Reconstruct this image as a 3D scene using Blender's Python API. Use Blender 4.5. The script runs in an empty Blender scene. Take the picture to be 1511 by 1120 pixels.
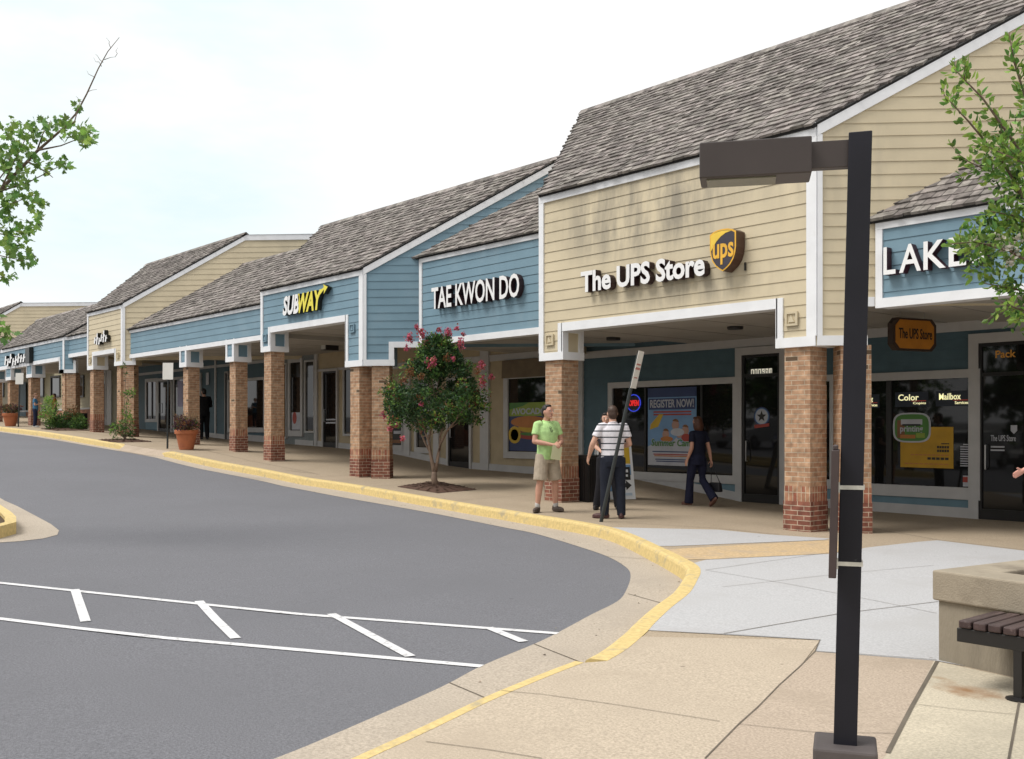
import bpy, bmesh, math, random
from mathutils import Vector, Matrix, noise
from mathutils.geometry import tessellate_polygon
random.seed(7)
RAD = math.radians
scene = bpy.context.scene
COL = scene.collection

# ------------------------------------------------------------------ camera
EYE = 1.5; FPX = 1500.0; CXP = 755.5; HOR = 633.0; YAW = 49.0
cam_d = bpy.data.cameras.new("camera"); cam = bpy.data.objects.new("camera", cam_d); COL.objects.link(cam)
cam.location = (0, 0, EYE); cam.rotation_euler = (RAD(90), 0, RAD(YAW))
cam_d.sensor_width = 36.0; cam_d.lens = 36.0*FPX/1511.0
cam_d.shift_y = (HOR-560.0)/1511.0
cam_d.clip_start = 0.1; cam_d.clip_end = 2000
scene.camera = cam

# ------------------------------------------------------------------ sky + sun
SUN_EL, SUN_AZ = 58.0, 206.0          # azimuth of the sun, degrees clockwise from +Y
w = bpy.data.worlds.new("World"); scene.world = w; w.use_nodes = True
nt = w.node_tree; nt.nodes.clear()
out = nt.nodes.new("ShaderNodeOutputWorld")
sky = nt.nodes.new("ShaderNodeTexSky"); sky.sky_type = 'NISHITA'; sky.sun_disc = False
sky.sun_elevation = RAD(SUN_EL); sky.sun_rotation = RAD(SUN_AZ); sky.air_density = 1.3; sky.dust_density = 2.5
bg1 = nt.nodes.new("ShaderNodeBackground"); bg1.inputs[1].default_value = 0.15
nt.links.new(sky.outputs[0], bg1.inputs[0])
bg2 = nt.nodes.new("ShaderNodeBackground"); bg2.inputs[0].default_value = (1.0, 1.0, 1.0, 1); bg2.inputs[1].default_value = 0.92
tc = nt.nodes.new("ShaderNodeTexCoord"); mp = nt.nodes.new("ShaderNodeMapping"); mp.inputs['Scale'].default_value = (1.0, 1.0, 3.0)
mp.inputs['Location'].default_value = (3.1, 0.4, 1.2)
nz = nt.nodes.new("ShaderNodeTexNoise"); nz.inputs['Scale'].default_value = 2.2; nz.inputs['Detail'].default_value = 6; nz.inputs['Roughness'].default_value = 0.55
rp = nt.nodes.new("ShaderNodeValToRGB"); rp.color_ramp.elements[0].position = 0.30; rp.color_ramp.elements[1].position = 0.56
rp.color_ramp.elements[0].color = (0.985, 0.985, 0.985, 1); rp.color_ramp.elements[1].color = (1, 1, 1, 1)
mx = nt.nodes.new("ShaderNodeMixShader")
nt.links.new(tc.outputs['Generated'], mp.inputs[0]); nt.links.new(mp.outputs[0], nz.inputs['Vector']); nt.links.new(nz.outputs[0], rp.inputs[0])
gapd = nt.nodes.new("ShaderNodeVectorMath"); gapd.operation = 'DOT_PRODUCT'; gapd.inputs[1].default_value = (-.893, .321, .312)
nt.links.new(tc.outputs['Generated'], gapd.inputs[0])
gmr = nt.nodes.new("ShaderNodeMapRange"); gmr.interpolation_type = 'SMOOTHSTEP'; gmr.inputs[1].default_value = .955; gmr.inputs[2].default_value = 1.0; gmr.inputs[3].default_value = 0; gmr.inputs[4].default_value = .80
nt.links.new(gapd.outputs['Value'], gmr.inputs[0])
gn = nt.nodes.new("ShaderNodeMapRange"); gn.inputs[1].default_value = .36; gn.inputs[2].default_value = .62; gn.inputs[3].default_value = 1; gn.inputs[4].default_value = .1
nt.links.new(nz.outputs[0], gn.inputs[0])
gm = nt.nodes.new("ShaderNodeMath"); gm.operation = 'MULTIPLY'; nt.links.new(gmr.outputs[0], gm.inputs[0]); nt.links.new(gn.outputs[0], gm.inputs[1])
veil = nt.nodes.new("ShaderNodeMix"); veil.data_type = 'RGBA'; veil.inputs[6].default_value = (1, 1, 1, 1); veil.inputs[7].default_value = (0.58, 0.84, 0.90, 1)   # thin cloud with blue behind it
nt.links.new(gm.outputs[0], veil.inputs[0]); nt.links.new(veil.outputs[2], bg2.inputs[0]); nt.links.new(rp.outputs[0], mx.inputs[0]); nt.links.new(bg1.outputs[0], mx.inputs[1]); nt.links.new(bg2.outputs[0], mx.inputs[2])
nt.links.new(mx.outputs[0], out.inputs[0])
sd = bpy.data.lights.new("sun", 'SUN'); sd.energy = 2.5; sd.angle = RAD(26); sd.color = (1.0, 0.96, 0.9)
sun = bpy.data.objects.new("sun", sd); COL.objects.link(sun)
a_ = RAD(SUN_AZ); sdir = Vector((math.sin(a_)*math.cos(RAD(SUN_EL)), math.cos(a_)*math.cos(RAD(SUN_EL)), math.sin(RAD(SUN_EL))))
sun.rotation_euler = sdir.to_track_quat('Z', 'Y').to_euler(); sun.location = (-20, -20, 40)
vs = scene.view_settings
scene.display_settings.display_device = 'sRGB'
vs.view_transform = 'Standard'; vs.look = 'None'; vs.exposure = 0.22; vs.gamma = 1.0; vs.use_curve_mapping = False

# ------------------------------------------------------------------ measured points: a photo pixel taken onto a known plane
AY = RAD(YAW); FW = (-math.sin(AY), math.cos(AY)); RT = (math.cos(AY), math.sin(AY))
def ray(px, py):
    u = (px-CXP)/FPX; v = (HOR-py)/FPX
    return (FW[0]+u*RT[0], FW[1]+u*RT[1], v)
def onY(px, py, Y):
    d = ray(px, py); t = Y/d[1]; return (d[0]*t, EYE+d[2]*t)
def XY(px, Y): return onY(px, 0, Y)[0]
def ZY(px, py, Y): return onY(px, py, Y)[1]
def atd(px, py, depth):
    d = ray(px, py); return Vector((d[0]*depth, d[1]*depth, EYE+d[2]*depth))
def interp(k, x):
    if x <= k[0][0]: return k[0][1]
    for (a, b), (c, d) in zip(k, k[1:]):
        if x <= c: return b+(d-b)*(x-a)/(c-a)
    return k[-1][1]
GC = [(-120,3.5),(-60,2.15),(-37.6,1.41),(-34.9,1.29),(-26.8,.9),(-24.2,.68),(-20.1,.41),(-13.5,.2),(-8.3,.05)]
GW = [(-120,3.6),(-60,2.2),(-43.8,1.5),(-35.5,1.12),(-28,.92),(-24.6,.79),(-21.9,.51),(-20.9,.45),(-18.7,.4),(-15.2,.4),(-12.3,.05),(-7.7,.02)]
YC, YW = 12.5, 16.8
def S(X, Y):
    c = interp(GC, X)
    if Y <= YC: return c+.01*(Y-YC) if Y > -10 else c-.225
    f = min(1, (Y-YC)/(YW-YC)); return c+(interp(GW, X)-c)*f
def Rd(X, Y): return S(X, Y)-.15
def gp(px, py, off=0):
    d = ray(px, py); t = 1.5
    while t < 200:
        if EYE+d[2]*t-(S(d[0]*t, d[1]*t)+off) < 0:
            lo, hi = t-.05, t
            for _ in range(30):
                m = (lo+hi)/2
                if EYE+d[2]*m-(S(d[0]*m, d[1]*m)+off) < 0: hi = m
                else: lo = m
            return Vector((d[0]*hi, d[1]*hi, S(d[0]*hi, d[1]*hi)+off))
        t += .05

# ------------------------------------------------------------------ materials
def _n(nt, t, **k):
    n = nt.nodes.new(t)
    for a, b in k.items(): setattr(n, a, b)
    return n
MATS = {}
def mat(name, rgb, rough=.65, var=.12, scale=4.0, bump=0.0, bscale=60.0, island=0.0, metallic=0.0, spec=.4, second=None, sscale=1.2, slo=.5, shi=.65, trans=0.0, emit=0.0, stretch=(1,1,1), world=False):
    if name in MATS: return MATS[name]
    m = bpy.data.materials.new(name); m.use_nodes = True; nt = m.node_tree
    b = nt.nodes['Principled BSDF']; L = nt.links.new
    tc = _n(nt, "ShaderNodeTexCoord"); mp = _n(nt, "ShaderNodeMapping"); mp.inputs['Scale'].default_value = stretch
    if world:
        g = _n(nt, "ShaderNodeNewGeometry"); L(g.outputs['Position'], mp.inputs[0])
    else: L(tc.outputs['Object'], mp.inputs[0])
    nz = _n(nt, "ShaderNodeTexNoise"); nz.inputs['Scale'].default_value = scale; nz.inputs['Detail'].default_value = 5
    L(mp.outputs[0], nz.inputs['Vector'])
    rp = _n(nt, "ShaderNodeValToRGB"); rp.color_ramp.elements[0].position = .3; rp.color_ramp.elements[1].position = .7
    rp.color_ramp.elements[0].color = (*[c*(1-var) for c in rgb], 1); rp.color_ramp.elements[1].color = (*[min(1, c*(1+var)) for c in rgb], 1)
    L(nz.outputs[0], rp.inputs[0]); c = rp.outputs[0]
    if second:
        n2 = _n(nt, "ShaderNodeTexNoise"); n2.inputs['Scale'].default_value = sscale; n2.inputs['Detail'].default_value = 7; n2.inputs['Roughness'].default_value = .65
        L(mp.outputs[0], n2.inputs['Vector'])
        r2 = _n(nt, "ShaderNodeValToRGB"); r2.color_ramp.elements[0].position = slo; r2.color_ramp.elements[1].position = shi
        L(n2.outputs[0], r2.inputs[0])
        mx = _n(nt, "ShaderNodeMix", data_type='RGBA'); L(r2.outputs[0], mx.inputs[0]); L(c, mx.inputs[6]); mx.inputs[7].default_value = (*second, 1); c = mx.outputs[2]
    if island:
        g = _n(nt, "ShaderNodeNewGeometry"); hs = _n(nt, "ShaderNodeHueSaturation")
        mr = _n(nt, "ShaderNodeMapRange"); mr.inputs[3].default_value = 1-island; mr.inputs[4].default_value = 1+island
        L(g.outputs['Random Per Island'], mr.inputs[0]); L(mr.outputs[0], hs.inputs['Value'])
        m2 = _n(nt, "ShaderNodeMath", operation='MULTIPLY'); m2.inputs[1].default_value = 7.31; L(g.outputs['Random Per Island'], m2.inputs[0])
        m3 = _n(nt, "ShaderNodeMath", operation='FRACT'); L(m2.outputs[0], m3.inputs[0])
        mr2 = _n(nt, "ShaderNodeMapRange"); mr2.inputs[3].default_value = .475; mr2.inputs[4].default_value = .525; L(m3.outputs[0], mr2.inputs[0]); L(mr2.outputs[0], hs.inputs['Hue'])
        L(c, hs.inputs['Color']); c = hs.outputs[0]
    L(c, b.inputs['Base Color']); b.inputs['Roughness'].default_value = rough; b.inputs['Metallic'].default_value = metallic
    b.inputs['Specular IOR Level'].default_value = spec
    if bump:
        n3 = _n(nt, "ShaderNodeTexNoise"); n3.inputs['Scale'].default_value = bscale; n3.inputs['Detail'].default_value = 4; L(mp.outputs[0], n3.inputs['Vector'])
        bp = _n(nt, "ShaderNodeBump"); bp.inputs['Strength'].default_value = bump; bp.inputs['Distance'].default_value = .02
        L(n3.outputs[0], bp.inputs['Height']); L(bp.outputs[0], b.inputs['Normal'])
    if emit:
        L(c, b.inputs['Emission Color']); b.inputs['Emission Strength'].default_value = emit
    if trans:
        tb = _n(nt, "ShaderNodeBsdfTranslucent"); L(c, tb.inputs[0]); ms = _n(nt, "ShaderNodeMixShader"); ms.inputs[0].default_value = trans
        L(b.outputs[0], ms.inputs[1]); L(tb.outputs[0], ms.inputs[2]); L(ms.outputs[0], nt.nodes['Material Output'].inputs[0])
    MATS[name] = m; return m

def brick_mat(name, c1, c2, mortar, width=.21, row=.0685, offset=.5, dark=None):
    m = bpy.data.materials.new(name); m.use_nodes = True; nt = m.node_tree; b = nt.nodes['Principled BSDF']; L = nt.links.new
    uv = _n(nt, "ShaderNodeUVMap"); br = _n(nt, "ShaderNodeTexBrick"); br.inputs['Scale'].default_value = 1
    br.offset = offset
    br.inputs['Brick Width'].default_value = width; br.inputs['Row Height'].default_value = row; br.inputs['Mortar Size'].default_value = .006; br.inputs['Mortar Smooth'].default_value = .15
    br.inputs['Color1'].default_value = (*c1, 1); br.inputs['Color2'].default_value = (*c2, 1); br.inputs['Mortar'].default_value = (*mortar, 1)
    br.inputs['Bias'].default_value = -.15
    L(uv.outputs[0], br.inputs['Vector'])
    nz = _n(nt, "ShaderNodeTexNoise"); nz.inputs['Scale'].default_value = 9; nz.inputs['Detail'].default_value = 6; L(uv.outputs[0], nz.inputs['Vector'])
    mr = _n(nt, "ShaderNodeMapRange"); mr.inputs[1].default_value = .3; mr.inputs[2].default_value = .7; mr.inputs[3].default_value = .66; mr.inputs[4].default_value = 1.28; L(nz.outputs[0], mr.inputs[0])
    hs = _n(nt, "ShaderNodeHueSaturation"); L(mr.outputs[0], hs.inputs['Value']); L(br.outputs[0], hs.inputs['Color']); c = hs.outputs[0]
    if dark:      # a few over-burnt bricks
        sp = _n(nt, "ShaderNodeSeparateXYZ"); L(uv.outputs[0], sp.inputs[0])
        b2 = _n(nt, "ShaderNodeTexBrick"); b2.inputs['Scale'].default_value = 1; b2.offset = offset
        b2.inputs['Brick Width'].default_value = width; b2.inputs['Row Height'].default_value = row; b2.inputs['Mortar Size'].default_value = 0
        b2.inputs['Color1'].default_value = (0, 0, 0, 1); b2.inputs['Color2'].default_value = (1, 1, 1, 1); b2.inputs['Bias'].default_value = -.0
        L(uv.outputs[0], b2.inputs['Vector'])
        rp = _n(nt, "ShaderNodeValToRGB"); rp.color_ramp.elements[0].position = .962; rp.color_ramp.elements[1].position = .975; L(b2.outputs[0], rp.inputs[0])
        mm = _n(nt, "ShaderNodeMath", operation='MULTIPLY'); inv = _n(nt, "ShaderNodeMath", operation='SUBTRACT'); inv.inputs[0].default_value = 1
        L(br.outputs['Fac'], inv.inputs[1]); L(rp.outputs[0], mm.inputs[0]); L(inv.outputs[0], mm.inputs[1])
        mx = _n(nt, "ShaderNodeMix", data_type='RGBA'); L(mm.outputs[0], mx.inputs[0]); L(c, mx.inputs[6]); mx.inputs[7].default_value = (*dark, 1); c = mx.outputs[2]
    L(c, b.inputs['Base Color']); b.inputs['Roughness'].default_value = .85; b.inputs['Specular IOR Level'].default_value = .25
    bp = _n(nt, "ShaderNodeBump"); bp.inputs['Strength'].default_value = .6; bp.inputs['Distance'].default_value = .006; bp.invert = True
    L(br.outputs['Fac'], bp.inputs['Height']); L(bp.outputs[0], b.inputs['Normal'])
    MATS[name] = m; return m

M_CREAM = mat('cream_siding_paint', (.575,.495,.345), .6, .06, 2.0, .05, 40, stretch=(1,1,1), second=(.47,.41,.30), sscale=.9, slo=.55, shi=.8)
def spots(m, scale, r, rgb, keep=.5, amt=.7):
    nt = m.node_tree; L = nt.links.new; b = nt.nodes['Principled BSDF']; src = b.inputs['Base Color'].links[0].from_socket
    g = _n(nt, "ShaderNodeNewGeometry"); vo = _n(nt, "ShaderNodeTexVoronoi"); vo.inputs['Scale'].default_value = scale; L(g.outputs['Position'], vo.inputs['Vector'])
    sp = _n(nt, "ShaderNodeSeparateColor"); L(vo.outputs['Color'], sp.inputs[0])
    rr = _n(nt, "ShaderNodeMath", operation='MULTIPLY'); L(sp.outputs[0], rr.inputs[0]); rr.inputs[1].default_value = r*scale
    lt = _n(nt, "ShaderNodeMath", operation='LESS_THAN'); L(vo.outputs['Distance'], lt.inputs[0]); L(rr.outputs[0], lt.inputs[1])
    k = _n(nt, "ShaderNodeMath", operation='LESS_THAN'); L(sp.outputs[1], k.inputs[0]); k.inputs[1].default_value = keep
    mm = _n(nt, "ShaderNodeMath", operation='MULTIPLY'); L(lt.outputs[0], mm.inputs[0]); L(k.outputs[0], mm.inputs[1]); m2 = _n(nt, "ShaderNodeMath", operation='MULTIPLY'); L(mm.outputs[0], m2.inputs[0]); m2.inputs[1].default_value = amt
    mx = _n(nt, "ShaderNodeMix", data_type='RGBA'); L(m2.outputs[0], mx.inputs[0]); L(src, mx.inputs[6]); mx.inputs[7].default_value = (*rgb, 1); L(mx.outputs[2], b.inputs['Base Color'])
def streaks(m, spots, rgb):      # mildew runs under the eave, where the water comes down
    nt = m.node_tree; L = nt.links.new; b = nt.nodes['Principled BSDF']; src = b.inputs['Base Color'].links[0].from_socket
    g = _n(nt, "ShaderNodeNewGeometry"); mp = _n(nt, "ShaderNodeMapping"); mp.inputs['Scale'].default_value = (3.4, 3.4, .75); L(g.outputs['Position'], mp.inputs[0])
    nz = _n(nt, "ShaderNodeTexNoise"); nz.inputs['Scale'].default_value = 1; nz.inputs['Detail'].default_value = 7; nz.inputs['Roughness'].default_value = .62; L(mp.outputs[0], nz.inputs['Vector'])
    mr = _n(nt, "ShaderNodeMapRange"); mr.inputs[1].default_value = .37; mr.inputs[2].default_value = .62; L(nz.outputs[0], mr.inputs[0]); tot = None
    for c, r, k in spots:
        m2 = _n(nt, "ShaderNodeMapping"); m2.inputs['Scale'].default_value = [1/q for q in r]; m2.inputs['Location'].default_value = [-a/q for a, q in zip(c, r)]; L(g.outputs['Position'], m2.inputs[0])
        ln = _n(nt, "ShaderNodeVectorMath", operation='LENGTH'); L(m2.outputs[0], ln.inputs[0]); q = _n(nt, "ShaderNodeMapRange"); q.interpolation_type = 'SMOOTHSTEP'; q.inputs[1].default_value = 1.0; q.inputs[2].default_value = .25; q.inputs[3].default_value = 0; q.inputs[4].default_value = k; L(ln.outputs['Value'], q.inputs[0])
        if tot is None: tot = q.outputs[0]
        else: a = _n(nt, "ShaderNodeMath", operation='ADD'); L(tot, a.inputs[0]); L(q.outputs[0], a.inputs[1]); tot = a.outputs[0]
    mm = _n(nt, "ShaderNodeMath", operation='MULTIPLY', use_clamp=True); L(mr.outputs[0], mm.inputs[0]); L(tot, mm.inputs[1])
    mx = _n(nt, "ShaderNodeMix", data_type='RGBA'); L(mm.outputs[0], mx.inputs[0]); L(src, mx.inputs[6]); mx.inputs[7].default_value = (*rgb, 1); L(mx.outputs[2], b.inputs['Base Color'])
streaks(M_CREAM, [((-11.2,12.5,5.05),(2.7,2,1.15),.9),((-10.4,12.5,3.7),(2.6,2,.5),.6),((-8.0,12.6,5.2),(1.6,2,1.2),.3)], (.24,.215,.17))
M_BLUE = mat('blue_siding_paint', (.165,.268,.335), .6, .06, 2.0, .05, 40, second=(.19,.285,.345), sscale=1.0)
M_WHITE = mat('white_trim_paint', (.76,.77,.79), .5, .05, 3.0, second=(.6,.6,.58), sscale=1.3, slo=.6, shi=.85)
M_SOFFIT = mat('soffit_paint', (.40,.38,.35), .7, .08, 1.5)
M_SHAKE = mat('cedar_shake', (.225,.205,.19), .9, .35, 9.0, .3, 40, island=.40, spec=.15, second=(.135,.12,.11), sscale=4, slo=.5, shi=.7)
M_DECK = mat('roof_underlay', (.02,.02,.02), .9, .1)
M_BRICK = brick_mat('tan_brick', (.455,.285,.178), (.31,.17,.10), (.47,.38,.28), dark=(.12,.08,.05))
M_BRICKD = brick_mat('dark_brick', (.25,.10,.068), (.16,.06,.045), (.46,.37,.28))
M_SOLDIER = brick_mat('soldier_brick', (.30,.11,.07), (.40,.24,.145), (.47,.38,.28), width=.0685, row=.30, offset=0)
M_GLASS = mat('dark_shop_glass', (.010,.010,.010), .03, .0, spec=.38)
M_BLACK = mat('black_metal', (.018,.017,.017), .4, .1, spec=.4)
M_FRAMEW = mat('window_frame_shaded', (.47,.465,.46), .5, .06)  # white boards and frames, darkened in colour for the shade under the canopy

# ------------------------------------------------------------------ mesh building
class MB:
    def __init__(s): s.v = []; s.f = []; s.m = []
    def face(s, pts, m=0):
        i = len(s.v); s.v += [Vector(p) for p in pts]; s.f.append(tuple(range(i, i+len(pts)))); s.m.append(m)
    def hexa(s, p, m=0):      # 8 corners: bottom ring then top ring
        i = len(s.v); s.v += [Vector(q) for q in p]
        for q in ((3,2,1,0),(4,5,6,7),(0,1,5,4),(1,2,6,5),(2,3,7,6),(3,0,4,7)):
            s.f.append(tuple(i+k for k in q)); s.m.append(m)
    def box(s, x0, x1, y0, y1, z0, z1, m=0):
        s.hexa([(x0,y0,z0),(x1,y0,z0),(x1,y1,z0),(x0,y1,z0),(x0,y0,z1),(x1,y0,z1),(x1,y1,z1),(x0,y1,z1)], m)
    def fbox(s, fr, u0, u1, z0, z1, d0, d1, m=0):
        P = fr.P; s.hexa([P(u0,z0,d1),P(u1,z0,d1),P(u1,z0,d0),P(u0,z0,d0),P(u0,z1,d1),P(u1,z1,d1),P(u1,z1,d0),P(u0,z1,d0)], m)
    def fprism(s, fr, poly, d0, d1, m=0, mside=None):     # poly counter-clockwise seen from outside
        P = fr.P; n = len(poly); ms = m if mside is None else mside
        s.face([P(u,z,d1) for u, z in poly], m); s.face([P(u,z,d0) for u, z in reversed(poly)], m)
        for i in range(n):
            (a, b), (c, d) = poly[i], poly[(i+1) % n]
            s.face([P(a,b,d0), P(c,d,d0), P(c,d,d1), P(a,b,d1)], ms)
    def tube(s, pts, rad, n=8, m=0, cap=True):
        pts = [Vector(p) for p in pts]; rings = []
        if not hasattr(rad, '__len__'): rad = [rad]*len(pts)
        ref = Vector((0,0,1))
        for i, p in enumerate(pts):
            t = (pts[min(i+1, len(pts)-1)]-pts[max(i-1, 0)]).normalized()
            r_ = ref if abs(t.dot(ref)) < .95 else Vector((1,0,0))
            a = t.cross(r_).normalized(); b = t.cross(a).normalized()
            k = len(s.v); s.v += [p+a*(rad[i]*math.cos(2*math.pi*j/n))+b*(rad[i]*math.sin(2*math.pi*j/n)) for j in range(n)]; rings.append(k)
        for r0, r1 in zip(rings, rings[1:]):
            for j in range(n): s.f.append((r0+j, r0+(j+1) % n, r1+(j+1) % n, r1+j)); s.m.append(m)
        if cap:
            s.f.append(tuple(rings[0]+j for j in reversed(range(n)))); s.m.append(m)
            s.f.append(tuple(rings[-1]+j for j in range(n))); s.m.append(m)
    def lathe(s, c, prof, n=24, m=0):
        c = Vector(c); rings = []
        for r, z in prof:
            k = len(s.v); s.v += [c+Vector((r*math.cos(2*math.pi*j/n), r*math.sin(2*math.pi*j/n), z)) for j in range(n)]; rings.append(k)
        for r0, r1 in zip(rings, rings[1:]):
            for j in range(n): s.f.append((r0+j, r0+(j+1) % n, r1+(j+1) % n, r1+j)); s.m.append(m)
        s.f.append(tuple(rings[0]+j for j in reversed(range(n)))); s.m.append(m)
        s.f.append(tuple(rings[-1]+j for j in range(n))); s.m.append(m)
    def build(s, name, mats, parent=None, smooth=False, bevel=0):
        if not isinstance(mats, (list, tuple)): mats = [mats]
        o = ORG.get(parent.name, Vector()) if parent else Vector()
        return mesh_obj(name, [p-o for p in s.v], s.f, s.m, mats, parent, smooth, bevel, o)
ORG = {}
def mesh_obj(name, v, f, mi, mats, parent=None, smooth=False, bevel=0, org=None):
    me = bpy.data.meshes.new(name); me.from_pydata([tuple(p) for p in v], [], f)
    for m in mats: me.materials.append(m)
    if mi: me.polygons.foreach_set('material_index', mi)
    uvl = me.uv_layers.new(name='uv')
    co = me.vertices
    for p in me.polygons:
        n = p.normal
        if abs(n.z) > .7: fu = lambda q: (q.x, q.y)
        else:
            h = Vector((-n.y, n.x, 0)).normalized(); fu = lambda q, h=h: (q.dot(h), q.z)
        for li in p.loop_indices: uvl.data[li].uv = fu(co[me.loops[li].vertex_index].co)
    if smooth: me.polygons.foreach_set('use_smooth', [True]*len(me.polygons))
    me.update()
    ob = bpy.data.objects.new(name, me); COL.objects.link(ob)
    if parent: ob.parent = parent
    if org is not None: ORG[ob.name] = org
    if bevel:
        bv = ob.modifiers.new('bevel', 'BEVEL'); bv.width = bevel; bv.segments = 2; bv.limit_method = 'ANGLE'
    return ob
def thing(name, label, cat, loc, group=None):
    o = bpy.data.objects.new(name, None); COL.objects.link(o); o.location = loc; o.empty_display_size = .2
    o['label'] = label; o['category'] = cat
    if group: o['group'] = group
    ORG[o.name] = Vector(loc); return o
def tag(o, label=None, cat=None, group=None, kind=None):
    for k, v in (('label', label), ('category', cat), ('group', group), ('kind', kind)):
        if v: o[k] = v
    return o
def rebase(o, loc):       # give a one-mesh thing its origin at its base
    loc = Vector(loc); o.data.transform(Matrix.Translation(-loc)); o.location = loc; ORG[o.name] = loc; return o
class Frame:              # a wall: u along it, z up, d out of it
    def __init__(s, O, U, N): s.O = Vector((O[0], O[1], 0)); s.U = Vector((U[0], U[1], 0)).normalized(); s.N = Vector((N[0], N[1], 0)).normalized()
    def P(s, u, z, d=0): return s.O+s.U*u+s.N*d+Vector((0,0,z))
def front(Y): return Frame((0, Y), (1, 0), (0, -1))
Q = math.sqrt(.5)
def clip(poly, a, b, keep_above=True):      # clip to z>=a (or <=b)
    def go(poly, lim, up):
        r = []
        for i in range(len(poly)):
            p, q = poly[i], poly[(i+1) % len(poly)]
            pi = p[1] >= lim-1e-9 if up else p[1] <= lim+1e-9; qi = q[1] >= lim-1e-9 if up else q[1] <= lim+1e-9
            if pi: r.append(p)
            if pi != qi:
                t = (lim-p[1])/(q[1]-p[1]); r.append((p[0]+t*(q[0]-p[0]), lim))
        return r
    poly = go(poly, a, True)
    return go(poly, b, False) if poly else []
def siding(mb, fr, polys, e=.178, lip=.011, z0=0.0, m=0):
    for poly in polys:
        lo = min(p[1] for p in poly); hi = max(p[1] for p in poly)
        k = math.floor((lo-z0)/e)
        while z0+k*e < hi:
            a = z0+k*e; b = a+e; c = clip(poly, a, b)
            if len(c) >= 3:
                mb.face([fr.P(u, z, lip*(1-(z-a)/e)) for u, z in c], m)
                low = [u for u, z in c if abs(z-a) < 1e-6]
                if len(low) >= 2: mb.face([fr.P(min(low), a, 0), fr.P(max(low), a, 0), fr.P(max(low), a, lip), fr.P(min(low), a, lip)], m)
            k += 1
def rect(u0, u1, z0, z1): return [(u0, z0), (u1, z0), (u1, z1), (u0, z1)]
KX = sorted({x for x, _ in GC+GW})
def drape(name, poly, zf, mats, parent=None, kind='structure', mi=0):
    bm = bmesh.new(); vs_ = [bm.verts.new((x, y, 0)) for x, y in poly]
    for t in tessellate_polygon([[Vector((x, y, 0)) for x, y in poly]]):
        try: bm.faces.new([vs_[i] for i in t])
        except ValueError: pass
    for x in KX: bmesh.ops.bisect_plane(bm, geom=bm.verts[:]+bm.edges[:]+bm.faces[:], plane_co=(x,0,0), plane_no=(1,0,0))
    for y in (-10, YC, 13.9, 15.3, YW): bmesh.ops.bisect_plane(bm, geom=bm.verts[:]+bm.edges[:]+bm.faces[:], plane_co=(0,y,0), plane_no=(0,1,0))
    for v in bm.verts: v.co.z = zf(v.co.x, v.co.y)
    bmesh.ops.recalc_face_normals(bm, faces=bm.faces[:])
    for f in bm.faces:
        if f.normal.z < 0: f.normal_flip()
    me = bpy.data.meshes.new(name); bm.to_mesh(me); bm.free()
    for m in (mats if isinstance(mats, list) else [mats]): me.materials.append(m)
    o = bpy.data.objects.new(name, me); COL.objects.link(o)
    if kind: o['kind'] = kind
    if parent: o.parent = parent
    return o
_fonts = {}
def text_mesh(body, fr, u0, u1, z0, z1, d0, depth, bold=.0, shear=0.0):
    """filled letters as (verts, faces, is_front) stretched to fill u0..u1, z0..z1 on a wall frame"""
    cu = bpy.data.curves.new('t', 'FONT'); cu.body = body; cu.size = 1; cu.offset = bold; cu.shear = shear; cu.extrude = .5; cu.resolution_u = 3
    o = bpy.data.objects.new('t', cu); COL.objects.link(o)
    dg = bpy.context.evaluated_depsgraph_get(); me = bpy.data.meshes.new_from_object(o.evaluated_get(dg))
    xs = [v.co.x for v in me.vertices]; ys = [v.co.y for v in me.vertices]; zs = [v.co.z for v in me.vertices]
    ax, bx, ay, by, az, bz = min(xs), max(xs), min(ys), max(ys), min(zs), max(zs)
    V = [fr.P(u0+(v.co.x-ax)/(bx-ax)*(u1-u0), z0+(v.co.y-ay)/(by-ay)*(z1-z0), d0+(v.co.z-az)/(bz-az)*depth) for v in me.vertices]
    Fc = [tuple(p.vertices) for p in me.polygons]; fl = [p.normal.z > .5 for p in me.polygons]
    bpy.data.objects.remove(o); bpy.data.meshes.remove(me); bpy.data.curves.remove(cu)
    return V, Fc, fl
def add_text(mb, *a, mf=0, ms=1, **k):
    V, Fc, fl = text_mesh(*a, **k); i = len(mb.v); mb.v += V
    for f, t in zip(Fc, fl): mb.f.append(tuple(i+q for q in f)); mb.m.append(mf if t else ms)
# ================================================================== the ground
M_ASPH = mat('asphalt', (.168,.170,.186), .9, .30, 70, .5, 180, second=(.154,.156,.170), sscale=.5, slo=.4, shi=.8, spec=.2, world=True)
M_GUT = mat('gutter_concrete', (.41,.355,.29), .9, .22, 60, .25, 120, second=(.34,.295,.245), sscale=.9, slo=.5, shi=.8, spec=.2, world=True)
M_AGG = mat('tan_aggregate_concrete', (.365,.297,.218), .9, .24, 60, .3, 140, second=(.31,.25,.18), sscale=.6, slo=.45, shi=.75, spec=.2, world=True)
M_PALE = mat('pale_concrete', (.43,.43,.437), .9, .13, 60, .2, 120, second=(.40,.395,.395), sscale=1.1, slo=.5, shi=.75, spec=.2, world=True)
M_TANP = mat('orange_aggregate', (.50,.37,.22), .95, .2, 30.0, .3, 120, second=(.42,.33,.23), sscale=3, spec=.2, world=True)
M_TAN1 = mat('beige_concrete', (.45,.38,.295), .9, .22, 70, .25, 150, second=(.395,.33,.255), sscale=1.1, slo=.48, shi=.75, spec=.2, world=True)
M_TAN2 = mat('pinkish_concrete', (.415,.34,.268), .9, .22, 70, .25, 150, second=(.35,.285,.22), sscale=1.3, slo=.48, shi=.75, spec=.2, world=True)
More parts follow.
